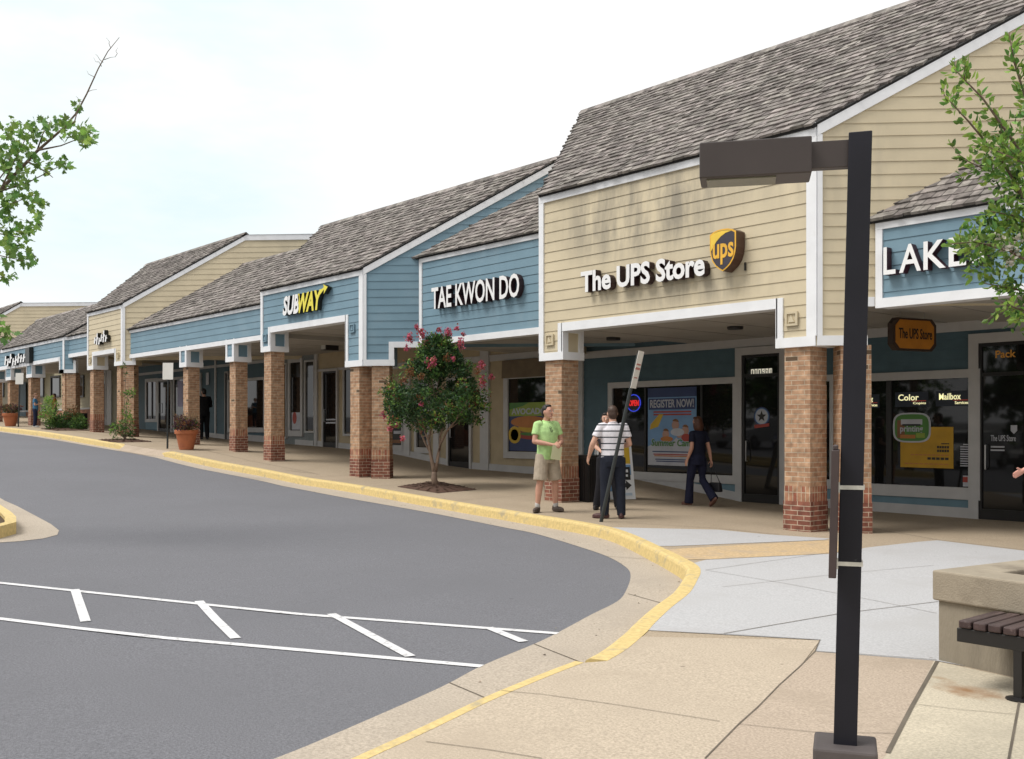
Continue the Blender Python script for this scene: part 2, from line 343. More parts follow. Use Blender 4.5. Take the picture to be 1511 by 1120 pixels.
M_LIGHT = mat('light_concrete', (.50,.445,.345), .9, .2, 70, .25, 150, second=(.41,.365,.285), sscale=1.4, slo=.48, shi=.75, spec=.2, world=True)
M_YEL = mat('worn_yellow_paint', (.60,.46,.20), .75, .14, 25.0, .25, 60, second=(.40,.335,.21), sscale=4.0, slo=.56, shi=.68, world=True)
M_LINE = mat('white_line_paint', (.62,.62,.63), .8, .1, 40.0, .1, 100, second=(.26,.26,.265), sscale=14.0, slo=.56, shi=.70, world=True)
M_JOINT = mat('pavement_joint_dirt', (.13,.11,.085), .95, .2)
M_MULCH = mat('bark_mulch', (.085,.05,.032), .95, .35, 30, .8, 60, island=.4)
for m_ in (M_TAN1, M_TAN2, M_LIGHT, M_PALE): spots(m_, 2.2, .022, (.16,.13,.10), .45, .6); spots(m_, 7.0, .006, (.12,.10,.08), .3, .7)
spots(M_AGG, 1.7, .03, (.17,.13,.09), .4, .55); spots(M_ASPH, 1.1, .035, (.10,.10,.105), .35, .6); spots(M_ASPH, 6.0, .007, (.30,.29,.28), .3, .7); spots(M_GUT, 3.0, .018, (.17,.14,.11), .4, .6)
# rust stain on the light slab beside the bench
def add_stain(m, x, y, r, rgb):
    nt = m.node_tree; L = nt.links.new; b = nt.nodes['Principled BSDF']; src = b.inputs['Base Color'].links[0].from_socket
    g = _n(nt, "ShaderNodeNewGeometry"); mp = _n(nt, "ShaderNodeMapping"); mp.vector_type = 'POINT'
    mp.inputs['Location'].default_value = (-x/r[0], -y/r[1], 0); mp.inputs['Scale'].default_value = (1/r[0], 1/r[1], 0)
    L(g.outputs['Position'], mp.inputs[0]); ln = _n(nt, "ShaderNodeVectorMath", operation='LENGTH'); L(mp.outputs[0], ln.inputs[0])
    nz = _n(nt, "ShaderNodeTexNoise"); nz.inputs['Scale'].default_value = 9; nz.inputs['Detail'].default_value = 5; L(g.outputs['Position'], nz.inputs['Vector'])
    ad = _n(nt, "ShaderNodeMath", operation='MULTIPLY_ADD'); L(nz.outputs[0], ad.inputs[0]); ad.inputs[1].default_value = 1.6; L(ln.outputs['Value'], ad.inputs[2])
    rp = _n(nt, "ShaderNodeMapRange"); rp.inputs[1].default_value = 1.75; rp.inputs[2].default_value = .75; rp.inputs[3].default_value = 0; rp.inputs[4].default_value = .85; L(ad.outputs[0], rp.inputs[0])
    mx = _n(nt, "ShaderNodeMix", data_type='RGBA'); L(rp.outputs[0], mx.inputs[0]); L(src, mx.inputs[6]); mx.inputs[7].default_value = (*rgb, 1); L(mx.outputs[2], b.inputs['Base Color'])
_s = gp(1432, 1021); add_stain(M_LIGHT, _s.x, _s.y, (.30, .17), (.26,.13,.05))
_s = gp(1390, 1002); add_stain(M_LIGHT, _s.x, _s.y, (.10, .05), (.32,.22,.13))

KERB = [(-75,11.06),(-60,11.06),(-50,11.06),(-43.5,11.06),(-36.8,11.06),(-31.5,11.08),(-29.55,11.1)]
KERB2 = [(-27.75,11.1),(-25.5,11.22),(-22.8,11.42),(-21.9,11.47),(-19.2,11.5),(-17.6,11.42),(-15.3,11.18),(-13.4,11.02),(-12.1,10.9),(-11.02,10.82),(-10.1,10.66),(-9.28,10.28),(-8.17,9.6),(-7.4,9.06),(-7.0,8.75),(-6.7,8.42),(-6.39,7.98),(-5.96,7.33),(-5.6,6.65),(-5.26,6.05),(-5.05,5.7),(-4.78,5.2),(-4.63,4.85)]
KERB3 = [(-4.70,4.70),(-4.6,4.3),(-4.43,3.72),(-4.27,3.28),(-4.17,3.0),(-4.05,2.64),(-3.8,1.9),(-3.3,0),(-2.6,-6),(-2.6,-16)]
ASPH = [(-75,10.6),(-60,10.6),(-41.9,10.6),(-35.4,10.6),(-28.5,10.66),(-25.1,10.66),(-20.9,10.86),(-17.5,10.62),(-15.5,10.52),(-13.7,10.4),(-11.9,10.18),(-11,10.06),(-9.43,9.55),(-8.72,9.24),(-8.11,8.84),(-7.62,8.36),(-7.02,7.63),(-6.68,7.14),(-6.39,6.5),(-6.06,5.81),(-5.85,5.33),(-5.57,4.56),(-5.29,3.97),(-4.91,2.98),(-4.75,2.51),(-4.5,1.6),(-4.0,0),(-3.3,-6),(-3.3,-16)]
def smooth(p, n=4):       # Catmull-Rom through the measured points
    r = []
    for i in range(len(p)-1):
        a, b, c, d = p[max(i-1,0)], p[i], p[i+1], p[min(i+2,len(p)-1)]
        for k in range(n):
            t = k/n
            r.append(tuple(.5*(2*b[j]+(c[j]-a[j])*t+(2*a[j]-5*b[j]+4*c[j]-d[j])*t*t+(3*b[j]-a[j]-3*c[j]+d[j])*t**3) for j in (0, 1)))
    return r+[p[-1]]
KS1, KS2, KS3, AS = KERB, smooth(KERB2), smooth(KERB3), smooth(ASPH)
drape('ground', [(-300,-300),(200,-300),(200,300),(-300,300)], lambda x, y: Rd(x, y)-.03, mat('rough_ground', (.14,.14,.135), .95, .15, .5))
drape('road', [(-110,-60),(14,-60),(14,16.5),(-110,16.5)], lambda x, y: Rd(x, y), M_ASPH)
drape('gutter', AS+list(reversed(KS1[:]+KS2+KS3)), lambda x, y: Rd(x, y)+.004, M_GUT)
EDGE = KS1+KS2+KS3
drape('pavement', [(-75,17.2)]+EDGE+[(14,-16),(14,17.2)], lambda x, y: S(x, y), M_AGG)
def kerb(name, pts, wid, end0=0, end1=0):
    mb = MB(); rows = []; ln = [0]
    for a, b in zip(pts, pts[1:]): ln.append(ln[-1]+math.hypot(b[0]-a[0], b[1]-a[1]))
    for i, (x, y) in enumerate(pts):
        a, b = pts[max(i-1,0)], pts[min(i+1,len(pts)-1)]; tx, ty = b[0]-a[0], b[1]-a[1]; l = math.hypot(tx, ty); nx, ny = ty/l, -tx/l
        h = 1.0
        if end0: h = min(h, ln[i]/end0)
        if end1: h = min(h, (ln[-1]-ln[i])/end1)
        z = S(x, y)+.006; zb = Rd(x, y)-.01; z = zb+(z-zb)*max(.12, h)
        wv = wid(x, y)
        sec = [(-.005, zb), (-.005, z), (wv*.72, z+.002), (wv*.92, z-.012*h), (wv, z-.035*h), (wv+.02, zb)]
        rows.append([Vector((x+nx*d, y+ny*d, zz)) for d, zz in sec])
    k = len(rows[0])
    for r in rows: mb.v += r
    for i in range(len(rows)-1):
        for j in range(k-1): mb.f.append((i*k+j, i*k+j+1, (i+1)*k+j+1, (i+1)*k+j)); mb.m.append(0)
    mb.f.append(tuple(range(k))); mb.m.append(0); mb.f.append(tuple((len(rows)-1)*k+j for j in reversed(range(k)))); mb.m.append(0)
    return tag(mb.build(name, M_YEL), kind='structure')
def densify(p, d=.35):
    r = []
    for a, b in zip(p, p[1:]):
        n = max(1, int(math.hypot(b[0]-a[0], b[1]-a[1])/d))
        r += [(a[0]+(b[0]-a[0])*k/n, a[1]+(b[1]-a[1])*k/n) for k in range(n)]
    return r+[p[-1]]
kerb('kerb', densify(KS1), lambda x, y: .16, 0, .7)
kerb('kerb', densify(KS2), lambda x, y: .15 if y > 8 else .15+.01*min(1, (8-y)), .8, 0)
kerb('kerb', densify(KS3), lambda x, y: .08, 0, 0)
r_ = MB(); 
for a, b in ((-29.6,-29.0),(-29.0,-28.3),(-28.3,-27.7)):
    r_.face([(a,10.70,Rd(a,10.7)+.012),(b,10.70,Rd(b,10.7)+.012),(b,11.14,S(b,11.1)+.004),(a,11.14,S(a,11.1)+.004)])
for a in (-29.6, -27.7): r_.face([(a,10.70,Rd(a,10.7)),(a,11.14,Rd(a,11.1)-.02),(a,11.14,S(a,11.1)+.004),(a,10.70,Rd(a,10.7)+.012)])
for a, c in ((-29.6,-30.3),(-27.7,-27.0)): r_.face([(a,10.70,Rd(a,10.7)+.012),(a,11.14,S(a,11.1)+.004),(c,11.14,S(c,11.1)+.004),(c,10.95,Rd(c,10.9)+.004)])
tag(r_.build('kerb_ramp', M_TAN2), kind='structure')
pe = MB()
for a, b in zip(densify(EDGE), densify(EDGE)[1:]): pe.face([(a[0],a[1],Rd(*a)-.02),(b[0],b[1],Rd(*b)-.02),(b[0],b[1],S(*b)-.001),(a[0],a[1],S(*a)-.001)])
tag(pe.build('pavement_edge', M_AGG), kind='structure')
# ---- slabs of different concrete laid on the pavement
def G2(*px): return [tuple(gp(*p)[:2]) for p in px]
def kb(y0, y1): return [(x+.004, y) for x, y in KS2 if y1 <= y <= y0 and x > -12]
zs = lambda x, y: S(x, y)+.004
drape('pavement_pale_slab', kb(10.66, 9.75)+G2((995,806),(1217,797),(1225,795))+G2((1060,782)), zs, M_PALE)
drape('pavement_orange_strip', kb(9.7, 9.0)+G2((1040,826),(1228,817),(1262,808),(1225,795.4),(1217,797.4)), zs, M_TANP)
drape('pavement_pale_plaza', kb(8.95, 5.72)+G2((1210,945),(1203,962))+[(-3.18,6.42),(8,6.2),(8,12.2)]+G2((1511,813),(1383,797.6),(1282,808),(1228,817.4),(1042,826.4)), zs, M_PALE)
near = [(x+.004, y) for x, y in KS2 if y < 5.70]+[(x+.004, y) for x, y in KS3]
A_, B_ = gp(1210, 945.6), gp(1203, 962.4)
C_ = [tuple(gp(*p)[:2]) for p in ((1180,985),(1150,1012),(1118,1045),(1090,1070),(1040,1120))]
cx, cy = C_[-1]
drape('pavement_beige_slab', near+[(-1.6,-16),(-1.6,0),(cx,cy)]+list(reversed(C_))+[tuple(A_[:2])], zs, M_TAN1)
e1, e2 = gp(1310, 1112), Vector((-3.19, 6.41, 0))
drape('pavement_pink_slab', [tuple(B_[:2])]+C_+[(-1.59,0),(-1.59,-16),(-1.2,-16),(-1.6,1.5),(e1.x,e1.y),(e2.x,e2.y)], zs, M_TAN2)
drape('pavement_light_slab', [(e2.x,e2.y),(e1.x,e1.y),(-1.59,1.5),(-1.19,-16),(14,-16),(14,6.1),(-1,6.1)], zs, M_LIGHT)
# ---- joints
jm = MB()
def strip(mb, pts, wd, zf, off):
    pts = densify(pts, .8)
    for a, b in zip(pts, pts[1:]):
        d = Vector((b[0]-a[0], b[1]-a[1])); n = Vector((-d.y, d.x)).normalized()*wd/2
        mb.face([(a[0]+n.x,a[1]+n.y,zf(*a)+off),(a[0]-n.x,a[1]-n.y,zf(*a)+off),(b[0]-n.x,b[1]-n.y,zf(*b)+off),(b[0]+n.x,b[1]+n.y,zf(*b)+off)])
for px, wd in ((((731,1020),(800,1026),(900,1040),(1062,1066)),.005), (((628,1096),(720,1108),(800,1121)),.005), (((1041,842),(1235,814.5)),.007),
               (((1041,842),(1160,862),(1290,887),(1382,906)),.006), (((1068,936),(1239,906.5),(1385,888.6)),.010), (((1066,867),(1239,847.6),(1378,835)),.006),
               (((1505,1031),(1497,1075),(1488,1125)),.012), (((960,932),(1080,937),(1209,945)),.006), (((1210,945),(1203,962),(1180,985),(1150,1012),(1118,1045),(1090,1070),(1040,1121)),.007),
               (((1203,962),(1290,968),(1382,975)),.008), (((1383,977),(1345,1045),(1310,1113)),.022), (((1090,1070),(1200,1082),(1326,1084)),.004), (((1345,1040),(1420,1049),(1500,1056)),.004),
               (((925,772),(1060,780),(1150,789)),.014), (((420,694),(470,700)),.02), (((700,700),(800,716),(900,728)),.012), (((1240,771),(1383,797),(1511,812)),.012)):
    strip(jm, [tuple(gp(*p)[:2]) for p in px], wd, S, .008)
for x in (-44.5,-41.5,-38.5,-35.5,-32.5,-26.3,-23.3,-20.3,-17.6,-14.4): strip(jm, [(x,11.3),(x,16.7)], .012, S, .006)
strip(jm, [(-60,12.1),(-21,12.1)], .012, S, .006)
tag(jm.build('pavement_joints', M_JOINT), kind='structure')
gj = MB()
for a, b in (((-6.9,7.53),(-6.15,7.32)),((-5.84,5.3),(-5.0,5.1)),((-5.35,4.1),(-4.62,4.0)),((-8.9,9.33),(-8.35,9.62))): strip(gj, [a, b], .01, Rd, .008)
tag(gj.build('gutter_joints', M_JOINT), kind='structure')
# ---- parking bay lines
lm = MB()
def g2r(*px): return [tuple(gp(*p, off=-.15)[:2]) for p in px]
u0, u1 = g2r((-120,848), (823,935.5)); strip(lm, [u0, u1], .085, Rd, .006)
v0, v1 = g2r((-120,899), (711,984)); strip(lm, [v0, v1], .085, Rd, .006)
for a, b in (((110,869),(127,920)),((292,886),(350,945)),((486,905),(610,972)),((716,925),(778,950)),((-62,853),(-84,903))):
    p, q = g2r(a, b); d = Vector(q)-Vector(p); n = d.normalized()*.06; strip(lm, [tuple(Vector(p)+n), tuple(Vector(q)-n)], .085, Rd, .0075)
tag(lm.build('parking_lines', M_LINE), kind='structure')
# ---- grit, dry leaves and small litter along the gutter
gm_ = MB(); rl = random.Random(5); GA = densify(AS[8:], .1)
for _ in range(420):
    x, y = rl.choice(GA); dx, dy = rl.gauss(.25,.3), rl.gauss(.12,.3); x += dx; y += dy
    if y > 10.9 or x > -4.9: continue
    z = Rd(x, y)+.007; a = rl.uniform(0,6.28); l = rl.uniform(.004,.018); c, s_ = math.cos(a)*l, math.sin(a)*l; h = rl.uniform(.002,.008)
    gm_.face([(x-c,y-s_,z),(x+s_*.6,y-c*.6,z+h),(x+c,y+s_,z),(x-s_*.6,y+c*.6,z+h*.6)])
tag(gm_.build('grit', mat('grit_mix', (.22,.18,.13), .9, .4, 30, island=.6)), 'small dry leaf bits and grit lying along the gutter', 'litter', kind='stuff')
# ---- traffic island at the left edge
isl = g2r((0,735),(25,747),(49,759.7),(75,773.6),(87,783),(84.7,789.7),(64,795),(30,799),(0,801)); x9 = isl[0][0]-9
isl = [(x9, isl[0][1]+.4)]+isl+[(x9, isl[-1][1]-.4)]
drape('island_apron', isl, lambda x, y: Rd(x, y)+.005, M_GUT)
kin = g2r((-6,756),(17,772),(24,779.5),(24,788),(0,795),(-30,799)); kin = [(x9+.3, kin[0][1]+.2)]+kin+[(x9+.3, kin[-1][1]-.2)]
kin = [(x, y) for x, y in kin]
def offset_poly(p, d):
    n = len(p); r = []
    for i in range(n):
        a, b, c = Vector(p[i-1]), Vector(p[i]), Vector(p[(i+1) % n]); t = ((b-a).normalized()+(c-b).normalized()).normalized()
        r.append((b.x-t.y*d, b.y+t.x*d))
    return r
area = sum(a[0]*b[1]-b[0]*a[1] for a, b in zip(kin, kin[1:]+kin[:1])); sgn = 1 if area > 0 else -1
inn = offset_poly(kin, .15*sgn); ik = MB(); n = len(kin)
for i in range(n):
    a, b, c, d = kin[i], kin[(i+1) % n], inn[(i+1) % n], inn[i]
    za = lambda p, h: (p[0], p[1], Rd(*p)+h)
    ik.face([za(a,0), za(b,0), za(b,.17), za(a,.17)]); ik.face([za(a,.17), za(b,.17), za(c,.17), za(d,.17)]); ik.face([za(c,.17), za(c,.05), za(d,.05), za(d,.17)])
tag(ik.build('kerb', M_YEL), kind='structure')
drape('island_bed', inn, lambda x, y: Rd(x, y)+.12, M_MULCH)
# ---- bark mulch in the tree pits
def pit(corners, name='mulch_bed', h=.06):
    c = Vector((sum(p[0] for p in corners)/len(corners), sum(p[1] for p in corners)/len(corners)))
    mb = MB(); rng = 7
    ring = []
    n = len(corners); per = []
    for i in range(n):
        a, b = Vector(corners[i]), Vector(corners[(i+1) % n]); per += [a.lerp(b, k/4) for k in range(4)]
    m = len(per); idx = []
    for r in range(rng):
        f = 1-r/rng
        for p in per:
            q = c.lerp(p, f); mb.v.append(Vector((q.x, q.y, S(q.x, q.y)+.006+h*(1-f**2)+(random.uniform(0, .015) if r else 0))))
    for r in range(rng-1):
        for i in range(m): mb.f.append((r*m+i, r*m+(i+1) % m, (r+1)*m+(i+1) % m, (r+1)*m+i)); mb.m.append(0)
    mb.f.append(tuple((rng-1)*m+i for i in range(m))); mb.m.append(0)
    # loose chips
    for _ in range(500):
        p = random.choice(per); f = math.sqrt(random.random()); q = c.lerp(p, f*.97); z = S(q.x, q.y)+.014+h*(1-f**2); a = random.uniform(0, 6.28); l = random.uniform(.015, .05)
        dx, dy = math.cos(a)*l, math.sin(a)*l; ex, ey = -math.sin(a)*.008, math.cos(a)*.008; t = random.uniform(-.01, .015)
        mb.face([(q.x-dx-ex,q.y-dy-ey,z),(q.x+dx-ex,q.y+dy-ey,z+t),(q.x+dx+ex,q.y+dy+ey,z+t+.004),(q.x-dx+ex,q.y-dy+ey,z+.004)])
    return tag(mb.build(name, M_MULCH), kind='stuff')
def sq(cx, cy, a, b): return [(cx-a,cy-b),(cx+a,cy-b),(cx+a,cy+b),(cx-a,cy+b)]
# ================================================================== the shopping arcade, one building per shop front
ROOFK = .75
def P2(px, corner):       # where the ray of a photo column meets the 45 degree side wall of a corner: (distance along it, Y)
    d = ray(px, 0); k = d[0]/d[1]; Y = (corner[1]-corner[0])/(1-k); return (Y-corner[1])/Q, Y
def shakes(root, Y0, ze, fl, fr, Y1, over=.1, e=.19, topY=20.0):
    mb = MB(); c, s_ = .8, .6
    def pt(x, s, h): return Vector((x, Y0+s*c-s_*h, ze+.02+s*s_+c*h))
    smax = (Y1-Y0)/c
    # dark roof deck, 5 cm thick, and the flat roof behind the ridge
    k = []
    for s in (-over, smax):
        Y = Y0+s*c
        for x in (fl(Y), fr(Y)): k.append((x, s))
    (x0, s0), (x1, _), (x2, s1), (x3, _) = k
    mb.hexa([pt(x0,s0,-.05), pt(x1,s0,-.05), pt(x3,s1,-.05), pt(x2,s1,-.05), pt(x0,s0,0), pt(x1,s0,0), pt(x3,s1,0), pt(x2,s1,0)], 1)
    zt = pt(0, smax, 0).z-.03
    mb.face([(fl(Y1),Y1,zt),(fr(Y1),Y1,zt),(fr(topY),topY,zt),(fl(topY),topY,zt)], 1)
    r = 0; s = -over-.03
    while s < smax:
        Ya = Y0+s*c; xa, xb = fl(Ya), fr(Ya); x = xa+random.uniform(-.05, .05)
        while x < xb:
            wd = random.choice((.11,.13,.15,.18,.21))*random.uniform(.9, 1.1); x2_ = min(x+wd, xb+.02); g = random.uniform(.004, .012)
            sj = s+random.uniform(-.018, .018); L_ = min(e*1.55, smax+.04-sj); h = random.uniform(.028, .048); ht = .006
            if L_ > .05 and x2_-x > .03:
                sk = random.uniform(-.008, .008)
                a, b, c_, d = pt(x+g, sj, h), pt(x2_, sj+sk, h), pt(x2_, sj+L_, ht), pt(x+g, sj+L_, ht)
                a0, b0 = pt(x+g, sj, 0.001), pt(x2_, sj+sk, 0.001); c0, d0 = pt(x2_, sj+L_, 0), pt(x+g, sj+L_, 0)
                i = len(mb.v); mb.v += [a,b,c_,d,a0,b0,c0,d0]
                for q in ((0,1,2,3),(4,5,1,0),(4,0,3,7),(5,6,2,1)): mb.f.append(tuple(i+t for t in q)); mb.m.append(0)
            x = x2_
        s += e; r += 1
    # ridge cap
    x, xe = fl(Y1), fr(Y1)
    while x < xe:
        L_ = random.uniform(.2, .3); p, q = pt(x, smax-.12, .035), pt(min(x+L_,xe), smax-.12, .035)
        p1, q1 = pt(x, smax+.03, .06), pt(min(x+L_,xe), smax+.03, .06); mb.face([p, q, q1, p1]); mb.face([p1, q1, q1+Vector((0,.12,-.08)), p1+Vector((0,.12,-.08))]); x += L_
    return mb.build('roof', [M_SHAKE, M_DECK], root)
def column(root, cx, cy, ztop, wd=.45, rot=0.0, label=None):
    zg = S(cx, cy)-.02; c, s_ = math.cos(rot), math.sin(rot)
    def blk(mb, h, z0, z1):
        p = [(cx+c*a-s_*b, cy+s_*a+c*b) for a, b in ((-h,-h),(h,-h),(h,h),(-h,h))]
        mb.hexa([(x,y,z0) for x, y in p]+[(x,y,z1) for x, y in p])
    m = MB(); blk(m, wd/2, zg+.66, ztop); o = m.build('brick_column', M_BRICK, root)
    ORG[o.name] = ORG[root.name]
    m = MB(); blk(m, wd/2+.012, zg, zg+.445); m.build('column_base', M_BRICKD, o)
    m = MB(); blk(m, wd/2+.004, zg+.445, zg+.66); m.build('soldier_course', M_SOLDIER, o)
    return o
def medallion(root, fr, u, z, m, s=.2):
    mb = MB(); d = .018; t = .03
    for a in ((u-s/2,u+s/2,z-s/2,z-s/2+t),(u-s/2,u+s/2,z+s/2-t,z+s/2),(u-s/2,u-s/2+t,z-s/2+t,z+s/2-t),(u+s/2-t,u+s/2,z-s/2+t,z+s/2-t)): mb.fbox(fr, *a, d, d+.03)
    mb.fbox(fr, u-s/2+t, u+s/2-t, z-s/2+t, z+s/2-t, d-.004, d+.008)
    mb.fprism(fr, [(u-.05,z-.05),(u+.05,z-.05),(u,z+.055)], d+.008, d+.03)
    mb.build('medallion', m, root)
M_PANEL = mat('shaded_panel_paint', (.16,.21,.24), .7, .1)
def bracket(root, xa, xb, Y0, zb, zl, msid, deep=.5, drop=.14):
    mb = MB(); t = .03
    mb.box(xa+.02, xb-.02, Y0+.005, Y0+deep-.02, zb+.01, zl+.3, 1)
    mb.box(xa-.01, xb+t, Y0-.034, Y0+deep, zb, zb+drop, 0)                                 # white board round the foot
    for sx, x in ((1, xb-.02), (-1, xa+.02)):                                               # inner faces: white border round a recessed panel
        x0, x1 = (x, x+t+.01) if sx > 0 else (x-t, x)
        mb.box(x0, x1, Y0-.03, Y0+.11, zb+drop, zl+.15, 0); mb.box(x0, x1, Y0+deep-.11, Y0+deep-.005, zb+drop, zl+.1, 0)
        mb.box(x0, x1-.001 if sx > 0 else x1, Y0+.11, Y0+deep-.11, zl-.02, zl+.1, 0)
    return mb.build('bracket', [M_WHITE, msid], root)
def soffit(root, x0, x1, y0, y1, z, fixtures=(), slant=None):
    mb = MB()
    if slant: c = slant-YC-.04; mb.hexa([(x0,y0,z),(c+y0,y0,z),(c+y1,y1,z),(x0,y1,z),(x0,y0,z+.9),(c+y0,y0,z+.9),(c+y1,y1,z+.9),(x0,y1,z+.9)])
    else: mb.box(x0, x1, y0, y1, z, z+.9)
    o = mb.build('soffit', M_SOFFIT, root); ORG[o.name] = ORG[root.name]
    m = MB()
    x = x0+.6
    while x < x1: m.box(x, x+.012, y0, y1-.02, z-.004, z+.001); x += 1.22
    if m.v: m.build('soffit_seams', mat('soffit_seam', (.2,.19,.18)), o)
    for fx, fy in fixtures:
        m = MB(); m.lathe((fx, fy, z-.05), [(.02,.0),(.13,.0),(.14,.02),(.14,.06)], 16); m.build('ceiling_fixture', M_BLACK, root)
def pavilion(root, Y0, xl, xr, zl, ze, Y1, msid, wl, wr, zbl, zbr, ub, cols, topY=20.0, splay_low=None, z0=0.0, uj=0):
    """a projecting gabled front with 45 degree side walls"""
    fr_ = front(Y0)
    sm = MB(); siding(sm, fr_, [rect(xl, xr, zl, ze-.02)]+[rect(xl, xl+wl, zbl, zl)]+[rect(xr-wr, xr, zbr, zl)], z0=z0); sm.build('siding', msid, root)
    sp = Frame((xr, Y0), (1, 1), (1, -1)); um = (Y1-Y0)/Q; ut = (topY-Y0)/Q; zr = ze+ROOFK*(Y1-Y0)-.02; zlow = splay_low or zl
    sm = MB(); siding(sm, sp, [[(0,zlow),(ut,zlow),(ut,zr),(um,zr),(0,ze-.02)], rect(0, ub, zbr, zlow)], z0=z0); sm.build('side_siding', msid, root)
    lf = Frame((xl, Y0), (-.72, 1), (-1, -.72)); ul = (Y1-Y0)*math.hypot(1, .72); ult = (topY-Y0)*math.hypot(1, .72)
    sm = MB(); siding(sm, lf, [[(-0.0,zl),(0,ze-.02),(ul,zr),(ult,zr),(ult,zl)]], z0=z0); sm.build('side_siding', msid, root)
    t = MB(); F = .036
    t.fbox(fr_, xl-.02, xr, ze-.19, ze, 0, F)
    t.fbox(fr_, xl-.02, xl+.10, zbl+.14, ze-.19, 0, F-.003); t.fbox(fr_, xr-.15, xr+.01, zbr+.14, ze-.19, 0, F-.003)
    t.fbox(fr_, xl+wl+.001, xr-wr-.001, zl, zl+.15, -.05, F-.001)
    t.fbox(fr_, xl+wl-.11, xl+wl, zbl+.14, zl+.15, 0, F-.006); t.fbox(fr_, xr-wr, xr-wr+.11, zbr+.14, zl+.15, 0, F-.006)
    t.fbox(sp, .001, .07, zbr+.14, ze-.17, 0, F-.004)
    t.fprism(sp, [(0.0,ze-.19),(um,zr+.02-.19),(ut,zr-.17),(ut,zr+.02),(um,zr+.02),(0.0,ze)], 0, F)
    if ub: t.fbox(sp, .0, ub+.03, zbr+.001, zbr+.139, 0, F-.001); t.fbox(sp, ub-.10, ub+.02, zbr+.14, zlow+.13, 0, F-.004)
    if uj > ub+.03: t.fbox(sp, ub+.021, uj, zlow, zlow+.13, -.05, F-.005)
    t.build('trim', M_WHITE, root)
    b = MB(); b.box(xl+wl, xr-wr, Y0+.05, Y0+.32, zl+.012, ze-.3); b.build('beam', M_WHITE, root)
    if ub:       # body of the corner bracket over the paired columns
        b = MB(); e = sp.P; b.hexa([e(.0,zbr+.01,-.002), e(ub,zbr+.01,-.002), e(ub,zbr+.01,-.5), e(-.22,zbr+.01,-.30), e(.0,zlow+.2,-.002), e(ub,zlow+.2,-.002), e(ub,zlow+.2,-.5), e(-.22,zlow+.2,-.30)]); b.build('bracket', msid, root)
    if wl: bracket(root, xl, xl+wl, Y0, zbl, zl, msid)
    if wr: bracket(root, xr-wr, xr-.04, Y0, zbr, zl, msid)
    shakes(root, Y0, ze, lambda Y: xl-.72*(Y-Y0)-.05, lambda Y: xr+(Y-Y0)+.07, Y1, topY=topY)
    if wl > .3: medallion(root, fr_, xl+wl*.45, (zbl+zl)/2+.12, msid)
    if wr > .3: medallion(root, fr_, xr-wr*.6, (zbr+zl)/2+.12 if zl-zbr < .8 else zl-.18, msid)
def setback(root, Y0, xl, xr, zl, ze, Y1, msid, fl, fr, topY=20.0, z0=0.0):
    f = front(Y0); sm = MB(); siding(sm, f, [rect(xl, xr, zl, ze-.02)], z0=z0); sm.build('siding', msid, root)
    t = MB(); t.fbox(f, xl, xr, ze-.17, ze, 0, .036); t.fbox(f, xl, xl+.10, zl+.12, ze-.17, 0, .033); t.fbox(f, xl, xr, zl, zl+.13, -.05, .035); t.build('trim', M_WHITE, root)
    b = MB(); b.box(xl, xr, Y0+.05, Y0+.32, zl+.012, ze-.3); b.build('beam', M_WHITE, root)
    shakes(root, Y0, ze, fl, fr, Y1, topY=topY)
FW_ = front(YW)
def wall(root, x0, x1, z0, z1, m, e=.178, name='wall'):
    sm = MB(); siding(sm, FW_, [rect(x0, x1, z0, z1)], e=e); o = sm.build(name, m, root); return o
def frieze(root, x0, x1, z, h=.16):
    m = MB(); m.fbox(FW_, x0, x1, z-h, z, .0, .04); m.build('frieze_board', M_FRAMEW, root)
def basebd(root, x0, x1, h=.17, name='base_board'):
    m = MB(); n = max(1, int((x1-x0)/.6)); fr_ = FW_
    for k in range(n):
        a, b = x0+(x1-x0)*k/n, x0+(x1-x0)*(k+1)/n; za, zb = S(a, YW)-.05, S(b, YW)-.05; P = fr_.P
        m.hexa([P(a,za,.045),P(b,zb,.045),P(b,zb,0),P(a,za,0),P(a,za+h+.05,.045),P(b,zb+h+.05,.045),P(b,zb+h+.05,0),P(a,za+h+.05,0)])
    m.build(name, M_FRAMEW, root)
def vboard(root, px0, px1, py0, py1, d=.05):
    m = MB(); x0, x1 = XY(px0, YW), XY(px1, YW); m.fbox(FW_, x0, x1, ZY(px0, py1, YW), ZY(px0, py0, YW), 0, d); m.build('corner_board', M_FRAMEW, root)
